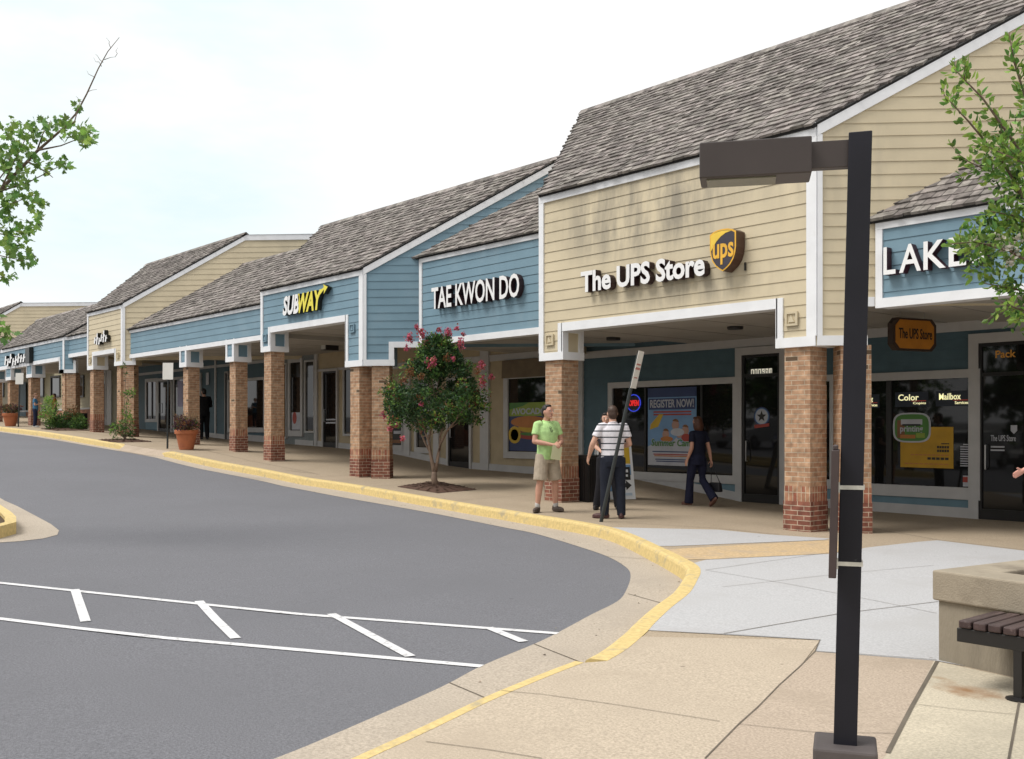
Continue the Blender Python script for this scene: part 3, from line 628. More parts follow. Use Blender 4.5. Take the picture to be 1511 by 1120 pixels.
def window(root, px0, px1, pyt, pyb, fw=.11, mull=(), trans=(), fm=None, panel=None, name='window', at=None, sill=None, bars=.05):
    """glass between two photo columns; pyt and pyb are measured at the column AT"""
    at = at or (px0+px1)/2; x0, x1 = XY(px0, YW), XY(px1, YW); zt, zb = ZY(at, pyt, YW), ZY(at, pyb, YW); fm = fm or M_FRAMEW
    m = MB(); fb = sill or fw
    for a in ((x0-fw,x1+fw,zt,zt+fw),(x0-fw,x1+fw,zb-fb,zb),(x0-fw,x0,zb,zt),(x1,x1+fw,zb,zt)): m.fbox(FW_, *a, 0, .07)
    o = m.build(name, fm, root); ORG[o.name] = ORG[root.name]
    g = MB(); g.fbox(FW_, x0, x1, zb, zt, 0, .024); g.build('pane', M_GLASS, o)
    if mull or trans:
        for p in mull: m = MB(); x = XY(p, YW); m.fbox(FW_, x-bars/2, x+bars/2, zb, zt, .02, .05); m.build('mullion', M_BLACK, o)
        for p in trans: m = MB(); z = ZY(at, p, YW); m.fbox(FW_, x0, x1, z-bars/2, z+bars/2, .02, .047); m.build('mullion', M_BLACK, o)
    if panel:
        m = MB(); siding(m, Frame((0,YW-.03),(1,0),(0,-1)), [rect(x0-fw, x1+fw, zb-fb-panel, zb-fb)], e=.4); m.build('panel', M_BLUEP, o)
    return o, x0, x1, zb, zt
def door(root, px0, px1, pyt, zbot=None, fw=.09, transom=None, fm=None, handle=True, at=None, leafm=None):
    at = at or px0; x0, x1 = XY(px0, YW), XY(px1, YW); zt = ZY(at, pyt, YW); zb = min(S(x0, YW), S(x1, YW))-.03
    m = MB()
    for a in ((x0-fw,x1+fw,zt,zt+fw),(x0-fw,x0,zb,zt),(x1,x1+fw,zb,zt)): m.fbox(FW_, *a, 0, .075)
    o = m.build('door', fm or M_FRAMEW, root); ORG[o.name] = ORG[root.name]
    g = MB(); g.fbox(FW_, x0, x1, zb, zt, 0, .022); g.build('pane', M_GLASS, o)
    m = MB(); s_ = .055
    for a in ((x0,x0+s_,zb,zt),(x1-s_,x1,zb,zt),(x0+s_,x1-s_,zt-s_,zt),(x0+s_,x1-s_,zb,zb+.2)): m.fbox(FW_, *a, .02, .05)
    if transom: z = ZY(at, transom, YW); m.fbox(FW_, x0+s_, x1-s_, z-.03, z+.03, .02, .049)
    m.build('door_frame', M_BLACK, o)
    if handle:
        m = MB(); x = x0+.13; m.tube([FW_.P(x, zb+.85, .05), FW_.P(x, zb+.85, .1), FW_.P(x, zb+1.25, .1), FW_.P(x, zb+1.25, .05)], .012); m.build('handle', mat('steel', (.5,.5,.5), .3, metallic=1), o)
    return o, x0, x1, zb, zt
M_BLUEP = mat('blue_kick_panel', (.13,.22,.27), .6, .08)
M_WALLB = mat('blue_siding_shaded', (.072,.128,.158), .6, .08)  # blue siding with the shade of the covered walkway put into its colour
M_WALLC = mat('cream_siding_shaded', (.43,.35,.225), .6, .08)  # cream siding, its colour lowered to carry the canopy's shade
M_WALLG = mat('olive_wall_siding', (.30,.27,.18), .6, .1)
M_WALLBR = brick_mat('red_wall_brick', (.34,.15,.09), (.24,.10,.065), (.35,.27,.21))

# ---------------- positions read off the photograph
UX0, UX1 = XY(798, YC), XY(1205.5, YC)
SX0, SX1 = XY(386.5, YC), XY(536.5, YC)
FX0, FX1 = XY(130, YC), XY(182, YC)
GX1 = XY(95.5, YC)
YT, YL, YN, YK = 13.39, 13.05, 12.68, 12.85       # planes of the set-back fronts: martial arts, right end, long blue one, small far one

def pair(root, corner, px, ztop, wd):
    sp = Frame(corner, (1, 1), (1, -1)); u = -.2
    for _ in range(400):
        p = sp.P(u, 0, -wd/2-.03); dx = p.x*RT[0]+p.y*RT[1]; dy = p.x*FW[0]+p.y*FW[1]
        if CXP+FPX*dx/dy >= px: break
        u += .01
    column(root, p.x, p.y, ztop, wd, RAD(45))
# ---- 1 cream gabled shop front with the parcel-store sign
ups = thing('shop_building', 'cream clapboard gabled shop front carrying white lettering and a brown shield', 'building', (UX0, YC, 0))
pavilion(ups, YC, UX0, UX1, 3.23, 5.77, 16.35, M_CREAM, XY(831, YC)-UX0, UX1-XY(1147, YC), 2.73, 2.66, P2(1276, (UX1, YC))[0], None, z0=.05, splay_low=3.2, uj=(YL-YC)/Q)
column(ups, XY(802, YC)+.23, YC+.24, 2.74, .42); column(ups, XY(1154.5, YC)+.225, YC+.24, 2.67, .42); pair(ups, (UX1, YC), 1257, 2.67, .42)
soffit(ups, UX0-.02, UX1+.25, YC+.3, YW+.1, 3.29, [(XY(905,14.6), 14.6), (XY(1085,14.6), 14.6)], slant=UX1)
WX = XY(855, YW)
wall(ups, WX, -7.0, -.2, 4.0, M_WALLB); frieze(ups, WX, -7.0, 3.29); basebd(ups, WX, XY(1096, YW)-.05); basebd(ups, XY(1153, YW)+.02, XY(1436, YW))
vboard(ups, 849.5, 862, 505, 712, .06)
uw = window(ups, 906, 1084, 569.5, 698, .13, mull=(954, 1037), trans=(), at=995, sill=.17, panel=.32)
ud = door(ups, 1097, 1153, 524.5, fw=.15, transom=555, at=1097)
uw2 = window(ups, 1175, 1227, 563, 707, .12, at=1218, sill=.17, panel=.3)
uw3 = window(ups, 1262, 1436, 560, 716.5, .14, mull=(1313.5,), at=1360, sill=.2, panel=.3, bars=.1)
# ---- 2 right-hand blue shop front
lk = thing('shop_building', 'blue clapboard shop front at the right edge with serif capitals half hidden by leaves', 'building', (XY(1293, YL), YL, 0))
lx = XY(1293.5, YL); setback(lk, YL, lx, 7.5, 3.17, 4.42, 15.4, M_BLUE, lambda Y: min(UX1+(Y-YC)-.2, lx+.25-1.0*(Y-YL)) if Y < YL+.3 else UX1+(Y-YC)-.1, lambda Y: 7.6, z0=.0)
soffit(lk, UX1+.56, 7.6, YL+.3, YW+.1, 3.23)
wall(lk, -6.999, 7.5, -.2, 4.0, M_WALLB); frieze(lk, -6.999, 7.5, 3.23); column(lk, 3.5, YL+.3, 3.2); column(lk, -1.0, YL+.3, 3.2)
udr = door(ups, 1446, 1560, 507, fw=.16, transom=553, at=1446, fm=M_FRAMEW)
# ---- 3 blue martial arts front, set back
tk = thing('shop_building', 'blue clapboard set-back shop front lettered TAE KWON DO', 'building', (XY(620, YT), YT, 0))
tx0, tx1 = XY(620, YT), UX0+.02
setback(tk, YT, tx0, tx1, 3.35, 5.38, 15.6, M_BLUE, lambda Y: SX1+(Y-YC)-.15, lambda Y: UX0-.72*(Y-YC)+.35, z0=.08)
soffit(tk, SX1+.3, UX0-.021, YT+.3, YW+.1, 3.40, [(-15.2, 15)])
wall(tk, XY(548, YW), WX-.001, .2, 4.4, M_WALLC); frieze(tk, XY(575, YW), WX-.001, 3.40); 
basebd(tk, XY(548, YW), XY(661, YW)); basebd(tk, XY(697, YW), WX-.09)
vboard(tk, 711, 723.5, 505, 694, .07); vboard(tk, 597, 607, 560, 672, .07); vboard(tk, 642, 650, 560, 684, .07)
tw1 = window(tk, 752, 838, 559.5, 666, .17, at=752, sill=.17)
tw2 = window(tk, 617, 632.5, 565, 660, .1, at=617, sill=.16); tw3 = window(tk, 556, 595, 575, 657, .1, at=590, sill=.16)
td = door(tk, 664, 695, 562, fw=.08, at=664)
m_ = MB(); x0, x1 = XY(752, YW)-.2, WX-.2; m_.fprism(FW_, [(x0,2.78),(x1,2.78),(x1,3.22),(x0+.02,3.22)], .0, .10); m_.build('awning_board', mat('brown_awning_board', (.17,.13,.085), .8, .15), tk)
# ---- 4 blue gabled sandwich shop front
sb = thing('shop_building', 'blue clapboard gabled shop front with a white and yellow slanted sign', 'building', (SX0, YC, 0))
pavilion(sb, YC, SX0, SX1, 3.98, 5.16, 15.6, M_BLUE, XY(400, YC)-SX0, SX1-XY(511, YC), 3.50, 2.92, P2(580.5, (SX1, YC))[0], None, z0=.02, splay_low=3.33, uj=(YT-YC)/Q)
column(sb, XY(388, YC)+.2, YC+.22, 3.51, .38); column(sb, XY(515, YC)+.2, YC+.22, 2.93, .38); pair(sb, (SX1, YC), 564, 2.93, .40)
soffit(sb, SX0-.02, SX1+.29, YC+.3, YW+.1, 4.04, [(XY(470,14.5), 14.5)], slant=SX1)
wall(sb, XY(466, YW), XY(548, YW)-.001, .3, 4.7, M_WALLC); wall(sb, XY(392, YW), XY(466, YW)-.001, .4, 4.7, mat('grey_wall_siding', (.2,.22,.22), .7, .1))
basebd(sb, XY(468, YW), XY(476, YW)); basebd(sb, XY(501, YW), XY(548, YW)-.01); basebd(sb, XY(437, YW), XY(464, YW))
vboard(sb, 466, 470, 500, 660, .07); m_ = MB(); m_.fbox(FW_, XY(470.2, YW), XY(548, YW), ZY(490, 547, YW), ZY(490, 543.5, YW), 0, .04); m_.build('band_board', M_FRAMEW, sb)
sd_ = door(sb, 479, 498.5, 548.5, fw=.07, at=479)
sw1 = window(sb, 430, 445.5, 535, 635, .13, at=437, sill=.2); sw2 = window(sb, 453, 465, 534, 636, .06, at=459); sw3 = window(sb, 510, 530, 546, 640, .07, at=512); sw4 = window(sb, 420, 424, 538, 645, .05, at=422)
# ---- 5 long blue wing
wg = thing('shop_building', 'long low blue clapboard wing with plain fascia, beside the cream far gable', 'building', (XY(190, YN), YN, 0))
wx0, wx1 = XY(189.6, YN), SX0+.02
setback(wg, YN, wx0, wx1, 3.86, 4.87, 15.4, M_BLUE, lambda Y: FX1+(Y-YC)-.12, lambda Y: SX0-.72*(Y-YC)+.35, z0=.1)
soffit(wg, FX1+.3, SX0-.021, YN+.3, YW+.1, 3.92)
for pa, pb in ((266.2, 276), (334.4, 346)):
    xa, xb = XY(pa, YN), XY(pb, YN); bracket(wg, xa, xb, YN, 3.37, 3.86, M_BLUE); siding_mb = MB(); siding(siding_mb, front(YN), [rect(xa+.09, xb-.09, 3.5, 3.87)]); siding_mb.build('bracket_face', M_BLUE, wg)
    f = front(YN)
    for u_ in (xa, xb-.09): t = MB(); t.fbox(f, u_, u_+.09, 3.51, 3.86, 0, .033); t.build('bracket_trim', M_WHITE, wg)
    column(wg, xa+.25, YN+.24, 3.38, .36)
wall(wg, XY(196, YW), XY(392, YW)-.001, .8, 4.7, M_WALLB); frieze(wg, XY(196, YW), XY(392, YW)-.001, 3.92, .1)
basebd(wg, XY(300, YW), XY(333, YW)); basebd(wg, XY(339, YW), XY(392, YW)-.01, .22)
vboard(wg, 318, 320, 520, 642, .05)
ww1 = window(wg, 218, 232, 563.5, 618, .14, at=225, mull=(225.5,), sill=.14, panel=.3, bars=.1)
wd1 = door(wg, 236, 254, 562, fw=.12, at=245); ww2 = window(wg, 259, 285, 560, 634, .1, at=265)
wd2 = door(wg, 288, 297, 554, fw=.09, at=292); ww3 = window(wg, 340, 391, 562, 631, .1, at=370, sill=.17)
wd3 = door(wg, 334.5, 337.5, 550, fw=.04, at=335, handle=False)
# ---- 6 far cream gabled front
fb = thing('shop_building', 'smaller cream clapboard gabled shop front further along with a black scrolled sign', 'building', (FX0, YC, 0))
pavilion(fb, YC, FX0, FX1, 4.09, 5.73, 15.45, M_CREAM, XY(138.5, YC)-FX0, FX1-XY(170, YC), 3.62, 3.64, P2(199.5, (FX1, YC))[0], None, z0=.06, splay_low=3.8)
column(fb, XY(131, YC)+.2, YC+.22, 3.63, .36); column(fb, XY(170.5, YC)+.2, YC+.22, 3.65, .36); pair(fb, (FX1, YC), 193, 3.65, .36)
soffit(fb, FX0-.02, FX1+.25, YC+.3, YW+.1, 4.15, slant=FX1)
wall(fb, XY(136, YW), XY(196, YW)-.001, 1, 4.7, M_WALLG); door(fb, 147, 157, 551, fw=.1, at=152); vboard(fb, 159, 166, 520, 634, .06)
# ---- 7 far blue front with black lettered sign
gb = thing('shop_building', 'far blue clapboard shop front with a black lettered sign, at the left edge', 'building', (GX1, YC, 0))
gx0 = -52.0; f = front(YC)
sm = MB(); siding(sm, f, [rect(gx0, GX1, 4.12, 5.04), rect(XY(88.3, YC), GX1, 3.62, 4.12)], z0=.04); sm.build('siding', M_BLUE, gb)
sp = Frame((GX1, YC), (1, 1), (1, -1)); uu, YK = P2(102.2, (GX1, YC)); u2_, _ = P2(112.5, (GX1, YC))
sm = MB(); siding(sm, sp, [rect(0, max(uu, .3), 4.0, 5.04), rect(0, u2_, 3.62, 4.0)], z0=.04); sm.build('side_siding', M_BLUE, gb)
kx0 = GX1+(YK-YC); sm = MB(); siding(sm, front(YK), [rect(kx0, FX0, 4.22, 5.04)], z0=.04); sm.build('siding', M_BLUE, gb)
t = MB(); t.fbox(f, gx0, GX1, 4.87, 5.05, 0, .036); t.fbox(f, gx0, XY(88.3, YC)-.001, 4.11, 4.26, -.05, .035); t.fbox(f, XY(88.3, YC), XY(88.3, YC)+.1, 3.76, 4.26, 0, .03); t.fbox(f, GX1-.15, GX1+.01, 3.76, 4.87, 0, .033); t.fbox(f, XY(88.3, YC), GX1+.02, 3.62, 3.76, 0, .034)
t.fbox(sp, .0, u2_, 3.62, 3.759, 0, .035); t.fbox(sp, .0, uu, 4.87, 5.049, 0, .035); t.fbox(sp, u2_-.1, u2_, 3.76, 4.1, 0, .03)
t.fbox(front(YK), kx0, FX0, 4.87, 5.048, 0, .035); t.fbox(front(YK), kx0, FX0, 4.20, 4.34, -.05, .034); t.build('trim', M_WHITE, gb)
b = MB(); b.box(gx0, GX1-.3, YC+.05, YC+.32, 4.13, 4.8); b.box(kx0, FX0, YK+.05, YK+.3, 4.24, 4.8); b.build('beam', M_WHITE, gb)
bracket(gb, XY(88.3, YC), GX1-.03, YC, 3.62, 4.12, M_BLUE)
for pa, pb in ((40, 47.8), (9.5, 16.9), (-14, -7)):
    xa, xb = XY(pa, YC), XY(pb, YC); bracket(gb, xa, xb, YC, 3.62, 4.12, M_BLUE); siding_mb = MB(); siding(siding_mb, f, [rect(xa, xb, 3.7, 4.11)]); siding_mb.build('bracket_face', M_BLUE, gb)
    column(gb, xa+.22, YC+.22, 3.63, .36)
column(gb, XY(89.5, YC)+.2, YC+.22, 3.63, .36); pair(gb, (GX1, YC), 108, 3.63, .36)
shakes(gb, YC, 5.06, lambda Y: XY(4, YC)-.72*(Y-YC)*1.4, lambda Y: GX1+.1+(Y-YC), 14.5, topY=19)
shakes(gb, YK, 5.06, lambda Y: kx0-.1, lambda Y: FX0+.2-.72*(Y-YC), 14.6, topY=19)
shakes(gb, YC-.01, 5.06, lambda Y: gx0, lambda Y: XY(4, YC)-.3-.72*(Y-YC)*1.4, 13.2, topY=19)
soffit(gb, gx0, FX0-.021, YC+.3, YW+.1, 4.2)
wall(gb, -66, XY(136, YW)-.001, 2.2, 4.7, M_WALLG); m_ = MB(); m_.box(-66, XY(136, YW), YW-.08, YW, 1, 2.45); o_ = m_.build('brick_wall', M_WALLBR, gb)
m_ = MB(); m_.box(-66, XY(136, YW), YW-.12, YW, 2.45, 2.53); m_.build('sill', M_FRAMEW, gb)
for pa, pb in ((56, 65), (77, 89), (113, 124), (1, 6)): window(gb, pa, pb, 557, 584, .09, at=(pa+pb)/2, fm=M_BLACK)
m_ = MB(); siding(m_, Frame((0,YW-.1),(1,0),(0,-1)), [rect(XY(24, YW), XY(41, YW), 1.2, 4.1)]); m_.build('blue_wall', M_WALLB, gb)
# ---- 8 farthest cream gable
hb = thing('shop_building', 'farthest cream gable rising behind the blue shop roof at the left edge', 'building', (-60, YC, 0))
hx1 = -60.0; pavilion(hb, YC, -64.0, hx1, 4.6, 5.85, 15.5, M_CREAM, .5, .5, 4.1, 4.1, .85, None, z0=.03, splay_low=4.5)
column(hb, -63.75, YC+.26, 4.11); column(hb, -60.3, YC+.26, 4.11)
# ================================================================== signs on the fronts
M_LWHITE = mat('sign_white_acrylic', (.80,.80,.80), .35, .02)
M_LSIDE = mat('sign_dark_return', (.03,.012,.014), .4, .1)
M_LYEL = mat('sign_yellow_acrylic', (.75,.66,.06), .35, .03)
M_GOLD = mat('sign_gold', (.75,.42,.05), .4, .1)
M_BROWN = mat('sign_brown', (.065,.03,.018), .4, .1)
def sign(name, label, fr, d0, depth, mats, texts, group=None, loc=None):
    mb = MB()
    for (body, u0, u1, z0, z1, b, sh, mf) in texts: add_text(mb, body, fr, u0, u1, z0, z1, d0, depth, bold=b, shear=sh, mf=mf, ms=1)
    o = mb.build(name, mats); tag(o, label, 'sign', group); c = fr.P(texts[0][1], texts[0][3], 0); return rebase(o, c)
fU = front(YC)
def zr(px, a, b, Y): return ZY(px, b, Y), ZY(px, a, Y)
ua, ub = XY(858, YC-.13), XY(1041, YC-.13); z0, z1 = zr(858, 397, 430.5, YC-.13); z2, z3 = zr(1041, 376, 409, YC-.13); z0, z1 = (z0+z2)/2, (z1+z3)/2
sign('shop_sign', 'white channel letters reading The UPS Store on cream clapboard', fU, .018, .13, [M_LWHITE, M_LSIDE], [('The UPS Store', ua, ub, z0, z1, .033, 0, 0)])
# the shield
sh = thing('shield_sign', 'brown and gold shield sign reading ups at the end of white lettering', 'sign', fU.P(XY(1066, YC), ZY(1066, 400, YC)))
D = .24; su0, su1 = XY(1047, YC-D), XY(1085.5, YC-D); sz0, sz1 = ZY(1064, 400.5, YC-D), ZY(1064, 338, YC-D); sw, shh = su1-su0, sz1-sz0
def shp(pts): return [(su0+x*sw, sz0+y*shh) for x, y in pts]
full = [(.5,0),(.62,.05),(.78,.14),(.9,.26),(.97,.4),(1,.55),(1,.9),(.86,.96),(.7,.99),(.5,1),(.3,.99),(.14,.96),(0,.9),(0,.55),(.03,.4),(.1,.26),(.22,.14),(.38,.05)]
m = MB(); m.fprism(fU, shp(full), .018, D-.01); m.build('shield_body', M_BROWN, sh)
m = MB(); m.fprism(fU, shp(full), D-.01, D-.006); m.build('gold_rim', M_GOLD, sh)
inner = [(.5+(x-.5)*.9, .5+(y-.5)*.93) for x, y in full]; m = MB(); m.fprism(fU, shp(inner), D-.006, D-.002); m.build('shield_field', mat('sign_dark_blue_brown', (.05,.045,.06), .3, .1), sh)
sw_ = [(.05,.5),(.05,.87),(.16,.92),(.32,.945),(.5,.955),(.68,.945),(.84,.92),(.62,.895),(.42,.82),(.26,.72),(.14,.60)]
m = MB(); m.fprism(fU, shp(list(reversed(sw_))), D-.002, D+.002); m.build('gold_swoosh', mat('sign_bright_gold', (.80,.55,.07), .35, .12), sh)
m = MB(); add_text(m, 'ups', fU, su0+.13*sw, su1-.08*sw, sz0+.16*shh, sz0+.66*shh, D-.002, .006, bold=.02); m.build('lettering', [M_GOLD, M_GOLD], sh)
m = MB(); m.box(su1+.01, su1+.03, YC-.05, YC-.02, sz0+.0, sz0+.12); m.build('drain_stub', M_BLACK, sh)
# martial arts
fT = front(YT); Yq = YT-.13; ua, ub = XY(637.5, Yq), XY(767, Yq); z0, z1 = zr(638, 424.5, 455.5, Yq); z2, z3 = zr(767, 402.5, 439.5, Yq)
sign('shop_sign', 'white channel letters reading TAE KWON DO on blue clapboard', fT, .018, .13, [M_LWHITE, M_LSIDE], [('TAE KWON DO', ua, ub, (z0+z2)/2, (z1+z3)/2, .02, 0, 0)])
# sandwich shop
Yq = YC-.12; u = [XY(p, Yq) for p in (418, 442.0, 476)]; z0, z1 = zr(420, 437, 465.5, Yq); z2, z3 = zr(473, 427.5, 457.5, Yq); z0, z1 = (z0+z2)/2, (z1+z3)/2
s_ = sign('shop_sign', 'slanted sign reading SUB in white and WAY in yellow', fU, .018, .12, [M_LWHITE, mat('sign_black_return', (.012,.014,.012), .4, .1), M_LYEL], [('SUB', u[0], u[1], z0, z1, .04, .25, 0), ('WAY', u[1]-.06, u[2], z0, z1, .04, .25, 2)])
hx = u[2]; m = MB(); hgt = z1-z0
m.fprism(fU, [(hx-.16,z1-.17),(hx+.10,z1-.02),(hx+.08,z1-.13),(hx+.26,z1+.02),(hx+.06,z1+.10),(hx+.09,z1+.03),(hx-.10,z1-.03)], .018, .139, 0, 1)
a_ = m.build('arrow_tip', [M_LYEL, MATS['sign_black_return']], s_)
# serif capitals on the right
fK = front(YL); Yq = YL-.12; ua = XY(1305, Yq); uE = XY(1427, Yq); z0, z1 = zr(1306, 365.5, 406, Yq); wl = (uE-ua)
cells = [('L',0,.155),('A',.20,.47),('K',.50,.765),('E',.80,1.0),('S',1.04,1.22)]
sign('shop_sign', 'white serif capitals starting LAKE behind green leaves', fK, .018, .13, [M_LWHITE, mat('sign_maroon_return', (.05,.01,.018), .4, .1)], [(c, ua+a*wl, ua+b*wl, z0, z1, .012, 0, 0) for c, a, b in cells])
# scrolled sign far away, not readable: strokes only
def scroll(name, label, fr, Y, px0, px1, pt, pb, n, plate=None):
    t = MB(); u0, u1 = XY(px0, Y), XY(px1, Y); z0, z1 = ZY((px0+px1)/2, pb, Y), ZY((px0+px1)/2, pt, Y); h = z1-z0; rn = random.Random(n)
    k = (u1-u0)/n
    for i in range(n):
        a = u0+i*k; hh = h*rn.choice((.55,.7,1.0,.6)); b = z0+h*rn.choice((0,.12,.2))
        t.fprism(fr, [(a,b),(a+k*.55,b),(a+k*.8,b+hh*.9),(a+k*.35,b+hh*.85)], .018, .15, 0, 1); t.fprism(fr, [(a+k*.35,b+hh*.40),(a+k*.98,b+hh*.40),(a+k*.98,b+hh*.58),(a+k*.35,b+hh*.58)], .018, .146, 0, 1)
    if plate: t.fbox(fr, XY(plate[0], Y), XY(plate[1], Y), z0, z1, .018, .18, 1)
    o = t.build(name, [M_LWHITE, MATS['sign_black_return']]); tag(o, label, 'sign'); rebase(o, fr.P(u0, z0, 0))
scroll('shop_sign', 'small scrolled black and white sign on the far cream gable', fU, YC-.1, 140.5, 160, 488.5, 508, 6)
scroll('shop_sign', 'black and white lettered sign with dark square on far blue front', fU, YC-.1, 8, 39, 517, 539, 8, (40, 46))
# hanging brown board
hs = thing('hanging_sign', 'amber sign board with dark rim hanging from the walkway ceiling, lettered The UPS Store', 'sign', (0,0,0))
Ht = math.atan2(1, 0); cpt = atd(1346, 494, 15.45); yaw = RAD(YAW)-RAD(64-0); ud_ = Vector((math.sin(RAD(64-YAW)), math.cos(RAD(64-YAW)), 0)); nd_ = Vector((ud_.y, -ud_.x, 0))
hs.location = (cpt.x, cpt.y, cpt.z-.25); ORG[hs.name] = hs.location.copy(); fh = Frame((cpt.x, cpt.y), (ud_.x, ud_.y), (nd_.x, nd_.y)); W_, H_ = .455, .245; zc = cpt.z
def octo(k): return [(-W_*k+.09,zc-H_*k),(W_*k-.09,zc-H_*k),(W_*k,zc-H_*k+.09),(W_*k,zc+H_*k-.09),(W_*k-.09,zc+H_*k),(-W_*k+.09,zc+H_*k),(-W_*k,zc+H_*k-.09),(-W_*k,zc-H_*k+.09)]
m = MB(); m.fprism(fh, octo(1), -.05, .05); m.build('board_rim', mat('sign_dark_rim', (.04,.022,.014), .5, .1), hs)
m = MB(); m.fprism(fh, octo(.88), .05, .056); m.build('board_face', mat('amber_face', (.42,.16,.015), .45, .15), hs)
m = MB(); add_text(m, 'The UPS Store', fh, -W_*.74, W_*.78, zc-.07, zc+.09, .056, .006, bold=.012, mf=0, ms=0); m.build('lettering', [mat('sign_black_text', (.015,.012,.01), .5)], hs)
for sx in (-.25, .25):
    m = MB(); k = zc+H_
    while k < 3.245: m.tube([fh.P(sx, k, 0), fh.P(sx+.004, k+.02, .008), fh.P(sx, k+.035, 0)], .006, 5); k += .03
    m.build('chain', MATS['steel'], hs)

# ================================================================== things in and on the windows
def wrect(px0, px1, pt, pb, at=None): at = at or (px0+px1)/2; return XY(px0, YW), XY(px1, YW), ZY(at, pb, YW), ZY(at, pt, YW)
def flat(mb, a, d0, d1, m): mb.fbox(FW_, *a, d0, d1, m)
def bl(name, rgb, r=.5, v=.1, **k): return mat(name, rgb, r, v, **k)
PP = [bl('print_sky_blue',(.16,.30,.50)), bl('print_navy',(.03,.05,.14)), bl('print_white',(.45,.46,.50)), bl('print_yellow',(.55,.36,.03)), bl('print_green',(.07,.20,.04)), bl('print_red',(.35,.05,.035)), bl('print_flesh',(.42,.25,.19)), bl('print_brown',(.20,.09,.035)), bl('print_orange',(.45,.17,.04)), bl('print_lime',(.25,.34,.05)), bl('print_black',(.02,.02,.02))]
SKY_, NAVY, WHT, YLW, GRN, RED, FLE, BRN, ORA, LIM, BLK = range(11)
def disc(mb, cu, cz, ru, rz, d0, d1, m, n=20, a0=0, a1=2*math.pi): mb.fprism(FW_, [(cu+ru*math.cos(a0+(a1-a0)*i/n), cz+rz*math.sin(a0+(a1-a0)*i/n)) for i in range(n)], d0, d1, m)
# register poster
m = MB(); x0, x1, z0, z1 = wrect(957.5, 1029, 572, 687, 993); w_, h_ = x1-x0, z1-z0; U = lambda f: x0+f*w_; Z = lambda f: z0+f*h_; d = .027
flat(m, (x0,x1,z0,z1), d, d+.004, SKY_); flat(m, (x0,x1,Z(.88),z1), d+.004, d+.006, NAVY); flat(m, (U(.02),U(.98),Z(.72),Z(.865)), d+.004, d+.006, NAVY); add_text(m, 'REGISTER NOW!', FW_, U(.05), U(.95), Z(.745), Z(.85), d+.006, .003, bold=.02, mf=WHT, ms=WHT)
for k, f in enumerate((.68,.645)): flat(m, (U(.12),U(.9),Z(f),Z(f+.02)), d+.004, d+.006, RED)
flat(m, (x0,x1,z0,Z(.22)), d+.004, d+.006, WHT); m.fprism(FW_, [(U(.0),Z(.22)),(U(1),Z(.22)),(U(1),Z(.34)),(U(.75),Z(.26)),(U(.6),Z(.36)),(U(.45),Z(.26)),(U(.2),Z(.30)),(U(0),Z(.24))], d+.004, d+.0065, WHT)
m.fprism(FW_, [(U(.04),Z(.46)),(U(.22),Z(.50)),(U(.33),Z(.66)),(U(.24),Z(.66)),(U(.06),Z(.53))], d+.004, d+.007, YLW)
for cu, cz, r in ((.58,.52,.075),(.38,.40,.07),(.78,.45,.07),(.66,.40,.06)): disc(m, U(cu), Z(cz), r*w_, r*w_, d+.004, d+.007, FLE); disc(m, U(cu), Z(cz+.02), r*w_, r*w_, d+.007, d+.0075, BRN, 12, .3, 2.8)
for cu, cz, ru, rz, mm in ((.62,.43,.14,.05,WHT),(.40,.34,.13,.035,ORA),(.8,.36,.1,.05,RED)): disc(m, U(cu), Z(cz), ru*w_, rz*h_, d+.0065, d+.008, mm)
add_text(m, 'Summer Camp', FW_, U(.07), U(.97), Z(.215), Z(.345), d+.008, .004, bold=.045, shear=.1, mf=WHT, ms=WHT); add_text(m, 'Summer Camp', FW_, U(.08), U(.965), Z(.222), Z(.338), d+.012, .003, bold=.02, shear=.1, mf=GRN, ms=GRN)
for k, (f, mm) in enumerate(((.17,NAVY),(.135,RED),(.115,ORA),(.07,NAVY),(.045,NAVY))): flat(m, (U(.1+.02*k),U(.9-.03*k),Z(f),Z(f+.014)), d+.006, d+.008, mm)
o = m.build('poster', PP); tag(o, 'tall blue poster headed REGISTER NOW! in the shop window', 'poster'); rebase(o, FW_.P(x0, z0, 0))
# neon sign
m = MB(); x0, x1, z0, z1 = wrect(927.5, 947, 582.5, 607); cu, cz = (x0+x1)/2, (z0+z1)/2
m.tube([FW_.P(cu+(x1-x0)/2*math.cos(a*.2618), cz+(z1-z0)/2*math.sin(a*.2618), .045) for a in range(25)], .012, 6, 0, cap=False); add_text(m, 'OPEN', FW_, x0+.05, x1-.05, cz-.065, cz+.065, .035, .02, bold=.02, mf=1, ms=1)
flat(m, (x0+.02,x1-.02,z0+.05,z1-.05), .026, .03, 2)
o = m.build('neon_sign', [mat('neon_blue', (.03,.05,.5), .4, .0, emit=.9), mat('neon_red', (.55,.02,.02), .4, .0, emit=.8), M_BLACK]); tag(o, 'small glowing blue and red oval sign in the shop window', 'neon sign'); rebase(o, FW_.P(cu, z0, 0))
